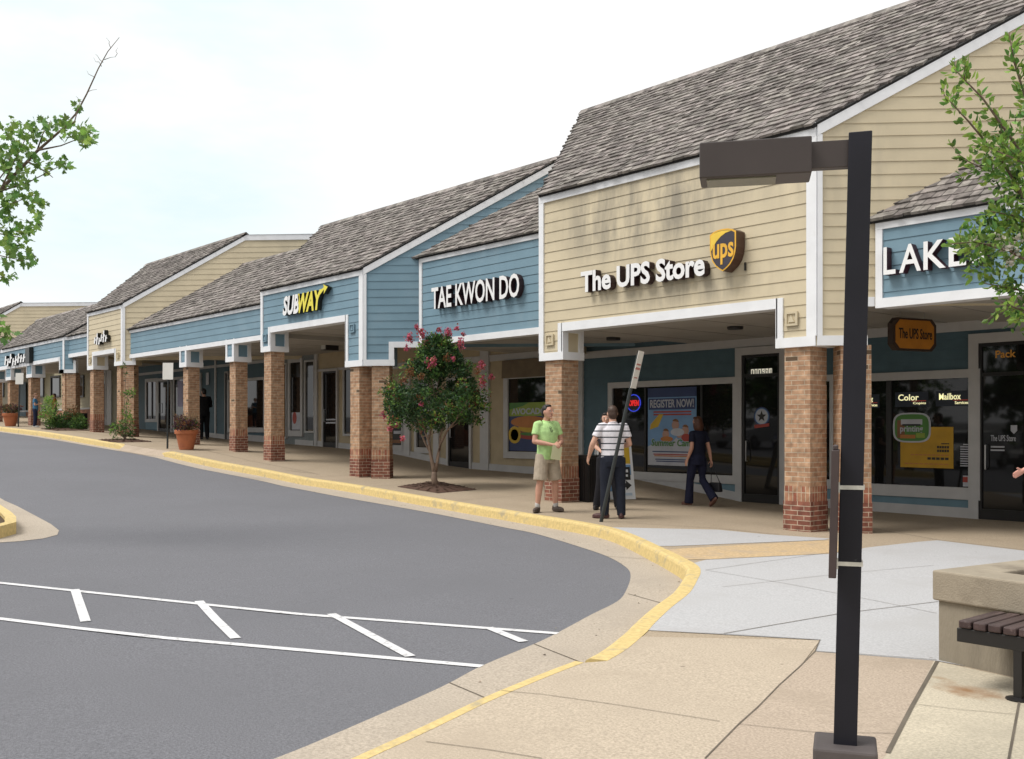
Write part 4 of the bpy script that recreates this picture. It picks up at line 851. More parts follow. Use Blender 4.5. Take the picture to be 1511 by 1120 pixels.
# round decal on the door
m = MB(); x0, x1, z0, z1 = wrect(1113.5, 1137, 600, 632); cu, cz = (x0+x1)/2, (z0+z1)/2+.02; r = (x1-x0)/2
disc(m, cu, cz, r, r, .024, .027, NAVY, 28); disc(m, cu, cz, r*.86, r*.86, .027, .029, SKY_, 28); disc(m, cu, cz, r*.78, r*.78, .029, .031, WHT, 28)
m.fprism(FW_, [(cu+r*.62*(.42 if i % 2 else 1)*math.sin(i*math.pi/5), cz+r*.62*(.42 if i % 2 else 1)*math.cos(i*math.pi/5)) for i in reversed(range(10))], .031, .034, BLK)
m.fprism(FW_, [(cu-r*.9,cz-r*1.25),(cu+r*.95,cz-r*1.05),(cu+r*.95,cz-r*.72),(cu-r*.9,cz-r*.9)], .027, .033, RED)
o = m.build('door_decal', PP); tag(o, 'round blue and white star emblem on the dark glass door', 'decal'); rebase(o, FW_.P(cu, z0, 0))
# lit number panel over the door
m = MB(); x0, x1, z0, z1 = wrect(1109, 1141, 543.5, 556.5); k = (x1-x0)/6; flat(m, (x0,x1,z0,z1), .024, .027, 0)
for i, c in enumerate('11160J'): flat(m, (x0+i*k+.01,x0+(i+1)*k-.01,z0+.01,z1-.01), .027, .03, 1); add_text(m, c, FW_, x0+i*k+k*(.36 if c == '1' else .25), x0+(i+1)*k-k*(.36 if c == '1' else .25), z0+.03, z1-.03, .03, .004, mf=2, ms=2)
o = m.build('number_panel', [M_BLACK, mat('number_tile', (.8,.76,.62), .4, .03, emit=.5), PP[BLK]]); tag(o, 'pale street number tiles above the dark glass door', 'number sign'); rebase(o, FW_.P(x0, z0, 0))
# avocado poster
m = MB(); x0, x1, z0, z1 = wrect(753, 812, 594.5, 665, 760); w_, h_ = x1-x0, z1-z0
flat(m, (x0,x1,z0,z1), .026, .03, NAVY); flat(m, (x0,x1,Z(.72),z1), .03, .032, LIM); m.fprism(FW_, [(x0,Z(.86)),(U(.35),Z(.93)),(U(.5),Z(1)),(x0,Z(1))], .032, .034, GRN); add_text(m, 'AVOCADO', FW_, U(.06), U(.92), Z(.755), Z(.885), .034, .003, bold=.03, mf=WHT, ms=WHT)
for cu, cz, ru, rz, mm in ((.5,.60,.46,.12,ORA),(.5,.56,.42,.07,RED),(.6,.47,.38,.09,YLW),(.58,.40,.34,.08,BRN),(.55,.31,.32,.07,RED),(.52,.35,.24,.035,GRN),(.14,.33,.16,.18,YLW),(.14,.33,.10,.12,ORA)): disc(m, U(cu), Z(cz), ru*w_, rz*h_, .032, .034+.0008*(cz*10 % 4), mm)
o = m.build('poster', PP); tag(o, 'green and orange sandwich poster reading AVOCADO in cream shop window', 'poster'); rebase(o, FW_.P(x0, z0, 0))
m = MB(); x0, x1, z0, z1 = wrect(577, 594.5, 612, 656, 590); w_, h_ = x1-x0, z1-z0; flat(m, (x0,x1,z0,z1), .026, .03, BLK); disc(m, U(.5), Z(.75), .48*w_, .2*h_, .03, .033, ORA); disc(m, U(.5), Z(.68), .4*w_, .1*h_, .033, .035, RED); flat(m, (U(.3),U(.9),Z(.36),Z(.46)), .03, .033, WHT); flat(m, (U(.1),U(.95),Z(.05),Z(.16)), .03, .033, BRN)
o = m.build('poster', PP); tag(o, 'small black and orange food poster low in the window behind the paired columns', 'poster'); rebase(o, FW_.P(x0, z0, 0))
# parcel shop window
M_LIT = mat('lit_sign_letters', (.85,.80,.45), .4, .02, emit=.75)
def lit(px0, px1, pt, pb, top, sub, label):
    x0, x1, z0, z1 = wrect(px0, px1, pt, pb, 1361); m = MB(); flat(m, (x0,x1,z0,z1), .026, .03, 0); h = z1-z0
    add_text(m, top, FW_, x0+.06, x0+.06+(x1-x0)*.62, z0+h*.42, z0+h*.85, .03, .004, bold=.015, mf=1, ms=1); add_text(m, sub, FW_, x0+(x1-x0)*.55, x1-.04, z0+h*.12, z0+h*.32, .03, .004, bold=.01, mf=1, ms=1); flat(m, (x0+(x1-x0)*.5, x1-.04, z0+h*.37, z0+h*.40), .03, .033, 2)
    o = m.build('lit_sign', [mat('lit_sign_back', (.015,.02,.035), .3), M_LIT, mat('lit_sign_red', (.5,.06,.03), .4, emit=.3)]); tag(o, label, 'lit sign', 'lit signs across the parcel shop window'); rebase(o, FW_.P(x0, z0, 0))
lit(1262, 1299, 580, 601, 'Packing', 'Services', 'lit window sign ending in ing beside the lamp pole'); lit(1322, 1371, 578, 600, 'Color', 'Copies', 'lit window sign reading Color Copies'); lit(1382, 1434, 578, 600, 'Mailbox', 'Services', 'lit window sign reading Mailbox Services')
m = MB(); x0, x1, z0, z1 = wrect(1330, 1408, 630, 690, 1361); w_, h_ = x1-x0, z1-z0; flat(m, (x0,x1,z0,z1), .026, .03, 0)
for k, (a, b, f) in enumerate(((.78,.93,.58),(.70,.93,.48),(.70,.93,.39),(.20,.93,.30),(.52,.93,.20),(.08,.93,.08))):
    n = 9 if b-a > .5 else 5; st = (b-a)/n
    for i in range(n): flat(m, (U(a+st*i), U(a+st*(i+.8)), Z(f), Z(f+(.06 if k in (1,2,4) else .03))), .03, .032, 1 if k not in (3,5) else 2)
o = m.build('poster', [mat('poster_gold', (.48,.27,.015), .5, .12), PP[BLK], PP[ORA]]); tag(o, 'gold poster with dark text lines under the lit Color sign', 'poster'); rebase(o, FW_.P(x0, z0, 0))
m = MB(); x0, x1, z0, z1 = wrect(1319, 1375, 609, 653, 1347); cu, cz, w_, h_ = (x0+x1)/2, (z0+z1)/2, x1-x0, z1-z0
def sq_(k, kk=4): return [(cu+w_/2*k*math.copysign(abs(math.cos(a))**.55, math.cos(a)), cz+h_/2*k*math.copysign(abs(math.sin(a))**.55, math.sin(a))) for a in [i*2*math.pi/28 for i in range(28)]]
m.fprism(FW_, sq_(1), .03, .034, WHT); m.fprism(FW_, sq_(.9), .034, .036, GRN); flat(m, (U(.12),U(.32),Z(.15),Z(.75)), .036, .038, BRN); flat(m, (U(.2),U(.6),Z(.14),Z(.26)), .036, .039, ORA)
add_text(m, 'printing', FW_, U(.2), U(.8), Z(.30), Z(.56), .039, .003, bold=.02, mf=WHT, ms=WHT); flat(m, (U(.22),U(.78),Z(.6),Z(.78)), .036, .039, WHT); flat(m, (U(.26),U(.74),Z(.56),Z(.62)), .039, .041, BLK); flat(m, (U(.62),U(.85),Z(.16),Z(.32)), .036, .039, LIM)
o = m.build('window_decal', PP); tag(o, 'green and white rounded decal overlapping the gold poster', 'decal'); rebase(o, FW_.P(cu, z0, 0))
m = MB(); x0, x1, z0, z1 = wrect(1416, 1437, 655, 690, 1426)
for i in range(10): f = i/10; a = .1 if i else .3; flat(m, (x0+(x1-x0)*a, x1-(x1-x0)*a, z1-(z1-z0)*(f+.05), z1-(z1-z0)*f), .025, .027, 0)
o = m.build('hours_sign', [PP[WHT]]); tag(o, 'white opening hours lettering on glass beside the right-hand door', 'sign'); rebase(o, FW_.P(x0, z0, 0))
m = MB(); x0, x1, z0, z1 = wrect(1422, 1440, 702, 718, 1430); flat(m, (x0,x1,z0,z1), .026, .029, WHT); flat(m, (x0,x0+(x1-x0)*.4,z0+.07,z1-.02), .029, .031, RED); flat(m, (x0+(x1-x0)*.5,x1-.01,z0+.01,z1-.01), .029, .031, SKY_)
o = m.build('window_sticker', PP); tag(o, 'red and pale blue card stickers at the window foot beside the right-hand door', 'sticker'); rebase(o, FW_.P(x0, z0, 0))
m = MB(); x0, x1, z0, z1 = wrect(1463, 1500, 642, 651, 1480); add_text(m, 'The UPS Store', FW_, x0, x1, z0, z1, .024, .004, bold=.01, mf=0, ms=0)
for k in (1, 2): flat(m, (x0, x0+(x1-x0)*.55, z0-.05-.055*k, z0-.025-.055*k), .024, .027, 0)
sx, sz = x1-.03, z1+.07; m.fprism(FW_, [(sx-.05,sz+.09),(sx-.05,sz),(sx,sz-.05),(sx+.05,sz),(sx+.05,sz+.09)][::-1][::-1], .024, .028, 0)
o = m.build('door_lettering', [PP[WHT]]); tag(o, 'white lettering The UPS Store with small shield on the right-hand door glass', 'lettering'); rebase(o, FW_.P(x0, z0, 0))
m = MB(); x0, x1, z0, z1 = wrect(1470, 1500, 517, 528, 1480); add_text(m, 'Pack', FW_, x0, x1, z0, z1, .024, .004, bold=.02, mf=0, ms=0); o = m.build('lit_sign', [mat('amber_neon', (.40,.18,.03), .4, emit=.12)]); tag(o, 'dim amber lettering Pack above the right-hand door', 'lit sign'); rebase(o, FW_.P(x0, z0, 0))
m = MB(); x0, x1, z0, z1 = wrect(431.5, 444, 604, 634, 438); flat(m, (x0,x1,z0,z1-.1), .026, .029, WHT); disc(m, x0+(x1-x0)*.35, (z0+z1)/2+.05, .14, .2, .029, .031, RED); o = m.build('poster', PP); tag(o, 'white poster with a red blot low in the tall narrow window', 'poster'); rebase(o, FW_.P(x0, z0, 0))
m = MB(); x0, x1, z0, z1 = wrect(482, 497, 618, 625, 489); flat(m, (x0,x1,z1-.05,z1), .024, .027, 0); flat(m, (x0,x1,z0,z0+.05), .024, .027, 0); o = m.build('door_lettering', [PP[WHT]]); tag(o, 'two short white lines of lettering on the sandwich shop side door', 'lettering'); rebase(o, FW_.P(x0, z0, 0))
m = MB(); x0, x1, z0, z1 = wrect(305.5, 309.5, 550, 568, 307); flat(m, (x0,x1,z0,z1), .026, .045, 0); o = m.build('wall_plate', [PP[WHT]]); tag(o, 'narrow pale plate on the blue wing wall', 'sign'); rebase(o, FW_.P(x0, z0, 0))
m = MB(); x0, x1, z0, z1 = wrect(263, 271, 562, 600, 267); flat(m, (x0,x1,z0,z1), .026, .03, 0); o = m.build('poster', [bl('print_lilac', (.34,.32,.48))]); tag(o, 'lilac poster in the blue wing window beside a brick column', 'poster'); rebase(o, FW_.P(x0, z0, 0))
m = MB(); q = atd(487, 511, 29.5); zt_ = 4.03; m.box(q.x-.03, q.x+.03, q.y-.03, q.y+.03, q.z+.08, zt_); m.box(q.x-.16, q.x+.16, q.y-.22, q.y+.2, q.z-.12, q.z+.09); ff = thing('floodlight', 'black box floodlight under the sandwich shop ceiling', 'lamp', (q.x, q.y, zt_)); m.build('housing', M_BLACK, ff, bevel=.015)
m = MB(); m.hexa([(q.x-.12,q.y-.23,q.z-.10),(q.x+.12,q.y-.23,q.z-.10),(q.x+.12,q.y-.221,q.z-.10),(q.x-.12,q.y-.221,q.z-.10),(q.x-.12,q.y-.235,q.z+.06),(q.x+.12,q.y-.235,q.z+.06),(q.x+.12,q.y-.221,q.z+.06),(q.x-.12,q.y-.221,q.z+.06)]); m.build('lens', mat('lamp_lens', (.45,.45,.42), .2, .05), ff)

# ================================================================== street furniture
M_BRONZE = mat('dark_bronze_paint', (.052,.042,.04), .45, .12, 3, spec=.35)
M_POLE = mat('black_pole_paint', (.012,.012,.018), .5, .15, 3, spec=.25, second=(.05,.05,.055), sscale=9, slo=.68, shi=.73)
bpt = atd(1247, 1118, 4.45); gz = S(bpt.x, bpt.y)
lp = thing('street_lamp', 'black square lamp post with a brown box lantern pointing left', 'street lamp', (bpt.x, bpt.y, gz))
hd = Vector((-.809, -.588, 0)); hn = Vector((.588, -.809, 0)); ex, ey = Vector((RT[0], RT[1], 0)), Vector((FW[0], FW[1], 0))
ztop = 1.5+435*4.45/1500; top = atd(1269.5, 198, 4.45)
def obox(mb, c0, a, b, ha, hb, z0, z1, c1=None, m=0):
    c1 = c1 or c0
    mb.hexa([c0+a*sa*ha+b*sb*hb+Vector((0,0,z0)) for sa, sb in ((-1,-1),(1,-1),(1,1),(-1,1))]+[c1+a*sa*ha+b*sb*hb+Vector((0,0,z1)) for sa, sb in ((-1,-1),(1,-1),(1,1),(-1,1))], m)
g0 = Vector((bpt.x, bpt.y, 0)); g1 = Vector((top.x, top.y, 0)); ra, rb = hd, hn
pb = g0.normalized(); pa = Vector((pb.y, -pb.x, 0))
m = MB(); obox(m, g0, pa, pb, .0485, .0485, gz+.15, ztop, g1); m.build('pole', M_POLE, lp, bevel=.004)
m = MB(); obox(m, g0, pa, pb, .132, .132, gz-.01, gz+.165); m.build('base_block', mat('grey_plinth_paint', (.085,.073,.072), .7, .12, 6, .1, 90), lp, bevel=.012)
at_ = lambda z: g0.lerp(g1, (z-gz)/(ztop-gz))
za0, za1 = 1.5+(633-247)*4.45/1500, 1.5+(633-207)*4.45/1500
m = MB(); a0 = at_(za0)+hd*.04; a1 = a0+hd*.20; q = (a0+a1)/2; obox(m, q, hd, hn, .10, .026, za0, za1); m.build('arm', M_BRONZE, lp, bevel=.003)
hb0 = 2.612; hb1 = 2.772; hc = at_(hb0)+hd*(.205+.24); m = MB(); obox(m, hc, hd, hn, .24, .095, hb0, hb1); o_ = m.build('lamp_head', M_BRONZE, lp, bevel=.006)
m = MB(); obox(m, hc+hd*.06, hd, hn, .15, .07, hb0-.006, hb0+.002); m.build('lens', mat('lamp_glass_dull', (.16,.16,.12), .25, .1), o_)
m = MB(); p_ = at_(2.74)-ey*.049; m.tube([p_, p_-ey*.006], .006, 8); m.build('bolt', MATS['steel'], lp)
# sign plate strapped edge-on to the post
zb_, zt2 = 1.5-(850-633)*4.4/1500, 1.5-(657-633)*4.4/1500
sp_ = thing('strapped_sign', 'dark brown sign plate strapped edge-on to the lamp post', 'sign', (g0.x-.06, g0.y, zb_))
c_ = at_((zb_+zt2)/2)-ex*.071; lt = (g1-g0).normalized() if (g1-g0).length else ex; sl = at_(zt2)-at_(zb_)
m = MB(); obox(m, at_(zb_)-pa*.072, pa, pb, .016, .15, zb_, zt2-.02, at_(zt2)-pa*.072); obox(m, at_(zt2)-pa*.072, pa, pb, .010, .135, zt2-.02, zt2); m.build('plate', mat('dark_brown_plate', (.05,.035,.035), .5, .15, 5), sp_, bevel=.004)
for py in (719.5, 832.5):
    z = 1.5-(py-633)*4.4/1500; m = MB(); obox(m, at_(z), pa, pb, .052, .052, z-.009, z+.009); obox(m, at_(z)-pa*.060-pb*.05, pa, pb, .010, .014, z-.022, z+.022); m.build('strap', mat('bright_steel', (.62,.62,.60), .3, .15, 20, metallic=.6), sp_)
# planter and bench
ang = RAD(-9); pu, pv = Vector((math.cos(ang), math.sin(ang), 0)), Vector((-math.sin(ang), math.cos(ang), 0)); pA = gp(1385.5, 975); pA.z = 0
M_CONC = mat('board_marked_concrete', (.27,.235,.18), .9, .16, 2.0, .3, 60, second=(.18,.155,.12), sscale=2.0, slo=.48, shi=.7, stretch=(1.5,1.5,.35))
M_CONCT = mat('weathered_concrete_cap', (.32,.275,.21), .9, .12, 3.0, .25, 90, second=(.22,.185,.14), sscale=2.5)
PL, PD = 2.9, 2.4; pt_ = thing('concrete_planter', 'weathered concrete planter box with a heavy rim at right', 'planter', (pA.x, pA.y, 0))
def ring(mb, o, z0, z1, th): 
    for (u0, u1, v0, v1) in ((-o,PL+o,-o,th),(-o,PL+o,PD-th,PD+o),(-o,th,th,PD-th),(PL-th,PL+o,th,PD-th)): mb.hexa([pA+pu*u+pv*v+Vector((0,0,z)) for z in (z0,z1) for u, v in ((u0,v0),(u1,v0),(u1,v1),(u0,v1))])
m = MB(); ring(m, 0, -.1, .385, .22); m.build('planter_wall', M_CONC, pt_)
m = MB(); ring(m, .03, .385, .58, .27); m.build('rim', M_CONCT, pt_, bevel=.012)
m = MB(); k = 10; P_ = lambda i, j: pA+pu*(.2+(PL-.4)*i/k)+pv*(.2+(PD-.4)*j/k)+Vector((0,0,.46+random.uniform(0,.03)+.05*math.sin(i*.9)*math.sin(j*.8)))
gr = [[P_(i,j) for j in range(k+1)] for i in range(k+1)]
for i in range(k):
    for j in range(k): m.face([gr[i][j],gr[i+1][j],gr[i+1][j+1],gr[i][j+1]])
m.build('soil', M_MULCH, pt_)
b0 = Vector((-2.77, 5.84, 0)); bn = thing('bench', 'slatted brown wooden bench on black steel frame before the planter', 'bench', (b0.x+.6, b0.y+.2, -.02))
gz_ = S(b0.x, b0.y)+.004; M_SLAT = mat('worn_bench_timber', (.060,.038,.037), .5, .3, 3, .2, 40, second=(.16,.12,.115), sscale=5, slo=.55, shi=.72, stretch=(8,1,8))
m = MB(); m.box(b0.x, b0.x+1.9, b0.y, b0.y+.05, gz_+.275, gz_+.355); m.box(b0.x, b0.x+1.9, b0.y+.40, b0.y+.45, gz_+.275, gz_+.355); m.box(b0.x, b0.x+.05, b0.y+.05, b0.y+.40, gz_+.28, gz_+.35); m.box(b0.x+1.85, b0.x+1.9, b0.y+.05, b0.y+.40, gz_+.28, gz_+.35); m.build('frame', M_BLACK, bn, bevel=.004)
x = b0.x+.015
while x < b0.x+1.85: m = MB(); m.box(x, x+.072, b0.y-.012, b0.y+.46, gz_+.357+random.uniform(0,.003), gz_+.402+random.uniform(0,.003)); m.build('slat', M_SLAT, bn, bevel=.008); x += .0845
for lx_ in (.32, 1.5):
    for ly in (.0, .40): m = MB(); m.box(b0.x+lx_, b0.x+lx_+.045, b0.y+ly+.002, b0.y+ly+.047, gz_+.012, gz_+.276); m.lathe((b0.x+lx_+.022, b0.y+ly+.024, gz_), [(.07,0),(.07,.008),(.03,.014)], 14); m.build('leg', M_BLACK, bn)
# bins
def bin_(c, w, h, label):
    z = S(c[0], c[1]); t = thing('litter_bin', label, 'bin', (c[0], c[1], z)); m = MB()
    m.box(c[0]-w*.46, c[0]+w*.46, c[1]-w*.46, c[1]+w*.46, z+.02, z+h*.9); m.build('liner', M_BLACK, t)
    n = 13
    m = MB()
    for i in range(n):
        f = -w/2+w*(i+.5)/n; s_ = w/n*.36
        for sx in (-1, 1): m.box(c[0]+f-s_, c[0]+f+s_, c[1]+sx*w/2-.012, c[1]+sx*w/2+.012, z, z+h*.92); m.box(c[0]+sx*w/2-.012, c[0]+sx*w/2+.012, c[1]+f-s_, c[1]+f+s_, z, z+h*.92)
    m.build('slats', M_BLACK, t)
    m = MB(); m.box(c[0]-w*.53, c[0]+w*.53, c[1]-w*.53, c[1]+w*.53, z+h*.92, z+h); m.build('rim', M_BLACK, t, bevel=.01)
    return t
q = gp(868, 739); bin_((q.x, q.y), .56, .84, 'black slatted litter bin between brick column and striped shirt')
q = gp(120.5, 633); bin_((q.x, q.y), .32, .62, 'small black bin behind the low shrub by the brick wall')
# folding pavement board
q = gp(905, 735.5); ab = thing('pavement_board', 'white folding board with yellow top and black arrow behind the men', 'sign board', (q.x, q.y, q.z)); vdir = Vector((ex.x*.97+ey.x*.24, ex.y*.97+ey.y*.24, 0)).normalized(); vn = Vector((vdir.y, -vdir.x, 0)); hw = .345; H = 1.06
for sgn_, nm in ((1, 'front_panel'), (-1, 'back_panel')):
    m = MB(); p0 = lambda u, z, d: q+vdir*u+vn*sgn_*((1-z/H)*.26+d)+Vector((0,0,z))
    def pan(u0, u1, z0, z1, d0, d1, mi=0): m.hexa([p0(u0,z0,d1), p0(u1,z0,d1), p0(u1,z0,d0), p0(u0,z0,d0), p0(u0,z1,d1), p0(u1,z1,d1), p0(u1,z1,d0), p0(u0,z1,d0)], mi)
    pan(-hw, hw, 0, H, 0, .02, 0)
    if sgn_ == 1:
        pan(-hw+.03, hw-.05, .66, H-.03, .02, .024, 1); pan(-hw+.03, hw-.05, .45, .64, .02, .024, 2); pan(hw-.22, hw-.07, .36, .60, .024, .028, 4); pan(hw-.16, hw-.12, .42, .46, .028, .03, 0); pan(hw-.17, hw-.11, .50, .55, .028, .03, 0)
        pan(hw-.32, hw-.17, .22, .30, .024, .028, 4); m.face([p0(hw-.17,.17,.028), p0(hw-.06,.26,.028), p0(hw-.17,.35,.028)], 4); pan(-.1, hw-.06, .07, .12, .02, .024, 3); pan(-hw+.05, .05, .15, .42, .02, .024, 2); pan(-.15, .1, .75, .85, .024, .028, 4)
    m.build(nm, [mat('board_white', (.72,.74,.76), .5, .04), PP[YLW], PP[SKY_], mat('board_grey_text', (.45,.55,.65), .5), PP[BLK]], ab)
# signs on posts
def post_sign(label, base, ptop, pw, ph, lean=None, edge=0, bare=False):
    z = S(base.x, base.y); t = thing('parking_sign', label, 'sign', (base.x, base.y, z)); topv = ptop
    d = (topv-Vector((base.x, base.y, z))); L_ = d.length; d.normalize(); m = MB(); m.tube([Vector((base.x, base.y, z-.02)), topv-d*.05], .028, 8); m.build('post', mat('dark_green_post', (.03,.035,.035), .5, .15), t)
    fx = (ex*math.cos(edge)+ey*math.sin(edge)).normalized(); fn = fx.cross(d).normalized()
    P_ = lambda u, h, k: topv-d*h+fx*u+fn*k
    def slab(u0, u1, h0, h1, k0, k1, mi): m.hexa([P_(u0,h1,k0),P_(u1,h1,k0),P_(u1,h1,k1),P_(u0,h1,k1),P_(u0,h0,k0),P_(u1,h0,k0),P_(u1,h0,k1),P_(u0,h0,k1)], mi)
    m = MB(); s_ = 1 if fn.dot(ey) < 0 else -1; k = .03*s_; slab(-pw/2, pw/2, 0, ph, k, k+.006*s_, 0)
    if not bare:
        for (a, b, c, e) in ((-.36,.36,.34,.38),(-.40,.40,.44,.50),(-.30,.30,.70,.73)): slab(a*pw, b*pw, c*ph, e*ph, k+.006*s_, k+.008*s_, 1)
    m.build('plate', [mat('sign_plate_white', (.82,.80,.74), .45, .03), mat('sign_faded_red', (.5,.2,.18), .5)], t, bevel=.0)
q = gp(886.5, 770); dp = (q-Vector((0,0,EYE))).dot(ey); post_sign('narrow white and red sign on a strongly leaning post by the kerb', q, atd(943.5, 517.5, dp-.30), .30, .56, edge=RAD(68))
q = gp(247, 662); dp = (q-Vector((0,0,EYE))).dot(ey); post_sign('blank white sign on a thin post beside the nearer flower pot', q, atd(248.5, 535.5, dp), .295, .47, bare=True)
q = gp(27, 630); dp = (q-Vector((0,0,EYE))).dot(ey); post_sign('blank white sign on a thin post at the far left flower pot', q, atd(29.5, 550.5, dp), .31, .44, bare=True)
# flower pots
M_TERRA = mat('terracotta', (.40,.135,.06), .8, .12, 4, .1, 60, second=(.32,.11,.055), sscale=3)
def pot(base, r, h, label):
    z = S(base.x, base.y); t = thing('flower_pot', label, 'flower pot', (base.x, base.y, z)); m = MB()
    m.lathe((base.x, base.y, z), [(r*.60,0),(r*.62,.02),(r*.90,h*.80),(r*.92,h*.81)], 32); m.build('bowl', M_TERRA, t, smooth=False)
    m = MB(); m.lathe((base.x, base.y, z), [(r*.95,h*.79),(r,h*.81),(r*1.02,h*.98),(r*.98,h),(r*.88,h),(r*.86,h*.9)], 32); m.build('pot_rim', M_TERRA, t)
    m = MB(); m.lathe((base.x, base.y, z), [(r*.84,h*.88),(.01,h*.93)], 24); m.build('soil', M_MULCH, t); return Vector((base.x, base.y, z+h*.9))
q1 = gp(275, 663.5); pot1 = pot(q1, .315, .55, 'terracotta pot with dark plants in front of the blue wing'); q2 = gp(15.5, 629); pot2 = pot(q2, .31, .52, 'terracotta pot with dark plants at the far left')
# ================================================================== people
M_SKIN = mat('skin', (.56,.33,.24), .55, .06, 8, spec=.3); M_SKIN2 = mat('skin_ruddy', (.53,.29,.21), .55, .06, 8, spec=.3)
def cap(mb, a, b, ra, rb, n=12):
    a, b = Vector(a), Vector(b); t = (b-a).normalized() if (b-a).length > 1e-6 else Vector((0,0,1))
    mb.tube([a-t*ra*.97, a-t*ra*.7, a, b, b+t*rb*.7, b+t*rb*.97], [ra*.25, ra*.72, ra, rb, rb*.72, rb*.25], n)
def ell(mb, c, r, rot=None, n=14):
    c = Vector(c); k = len(mb.v); R_ = rot or Matrix.Identity(3); m_ = n//2
    for i in range(1, m_):
        th = math.pi*i/m_
        for j in range(n): ph = 2*math.pi*j/n; mb.v.append(c+R_ @ Vector((r[0]*math.sin(th)*math.cos(ph), r[1]*math.sin(th)*math.sin(ph), r[2]*math.cos(th))))
    a = len(mb.v); mb.v += [c+R_ @ Vector((0,0,r[2])), c-R_ @ Vector((0,0,r[2]))]
    for i in range(m_-2):
        for j in range(n): mb.f.append((k+i*n+j, k+(i+1)*n+j, k+(i+1)*n+(j+1) % n, k+i*n+(j+1) % n)); mb.m.append(0)
    for j in range(n): mb.f.append((a, k+j, k+(j+1) % n)); mb.m.append(0); mb.f.append((a+1, k+(m_-2)*n+(j+1) % n, k+(m_-2)*n+j)); mb.m.append(0)
def loft(mb, secs, n=20):      # (cx, cy, z, rx, ry) from low to high, flat ends
    rings = []
    for cx, cy, z, rx, ry in secs:
        k = len(mb.v); mb.v += [Vector((cx+rx*math.cos(2*math.pi*j/n), cy+ry*math.sin(2*math.pi*j/n), z)) for j in range(n)]; rings.append(k)
    for r0, r1 in zip(rings, rings[1:]):
        for j in range(n): mb.f.append((r0+j, r0+(j+1) % n, r1+(j+1) % n, r1+j)); mb.m.append(0)
    mb.f.append(tuple(rings[0]+j for j in reversed(range(n)))); mb.m.append(0); mb.f.append(tuple(rings[-1]+j for j in range(n))); mb.m.append(0)
def limb(mb, pts, rad, n=14): mb.tube(pts, rad, n)
def fuse(name, mb, voxel, m, parent, sm=4):
    """join the closed volumes of MB into one continuous skin"""
    me = bpy.data.meshes.new('tmp'); me.from_pydata([tuple(v) for v in mb.v], [], mb.f); o = bpy.data.objects.new('tmp', me); COL.objects.link(o)
    bm = bmesh.new(); bm.from_mesh(me); bmesh.ops.recalc_face_normals(bm, faces=bm.faces[:]); bm.to_mesh(me); bm.free()
    rm = o.modifiers.new('r', 'REMESH'); rm.mode = 'VOXEL'; rm.voxel_size = voxel
    s_ = o.modifiers.new('s', 'SMOOTH'); s_.iterations = sm; s_.factor = .5
    me2 = bpy.data.meshes.new_from_object(o.evaluated_get(bpy.context.evaluated_depsgraph_get())); me2.name = name
    bpy.data.objects.remove(o); bpy.data.meshes.remove(me); me2.materials.clear(); me2.materials.append(m)
    me2.polygons.foreach_set('use_smooth', [True]*len(me2.polygons)); ob = bpy.data.objects.new(name, me2); COL.objects.link(ob); ob.parent = parent; return ob
def hand(mb, wrist, d, pn, side, curl=.5, k=1.0):
    """palm, four unequal bent fingers and a thumb from the side of the palm"""
    d, pn = d.normalized(), pn.normalized(); s_ = d.cross(pn).normalized()*side
    pn = s_.cross(d).normalized()*(1 if s_.cross(d).dot(pn) > 0 else -1)
    R_ = Matrix((s_, pn, d)).transposed(); ell(mb, wrist+d*.052*k, (.040*k,.017*k,.054*k), R_)
    cap(mb, wrist-d*.01, wrist+d*.04*k, .026*k, .024*k)
    for i, L_ in enumerate((.066,.076,.071,.056)):
        o = wrist+d*(.092-.006*abs(i-1.3))*k+s_*(.029-.0195*i)*k; a = curl*.55; p1 = o+(d*math.cos(a)+pn*math.sin(a))*L_*.45*k; a2 = curl*1.5; p2 = p1+(d*math.cos(a2)+pn*math.sin(a2))*L_*.5*k
        cap(mb, o-d*.02*k, p1, .0098*k, .0088*k, 8); cap(mb, p1, p2, .0088*k, .0072*k, 8)
    o = wrist+d*.03*k+s_*.034*k; p1 = o+(d*.6+s_*.65+pn*.35).normalized()*.036*k; p2 = p1+(d*.85+s_*.1+pn*.5).normalized()*.032*k; cap(mb, o-s_*.012*k, p1, .0125*k, .0105*k, 8); cap(mb, p1, p2, .0105*k, .0085*k, 8)
def V(*a): return Vector(a)
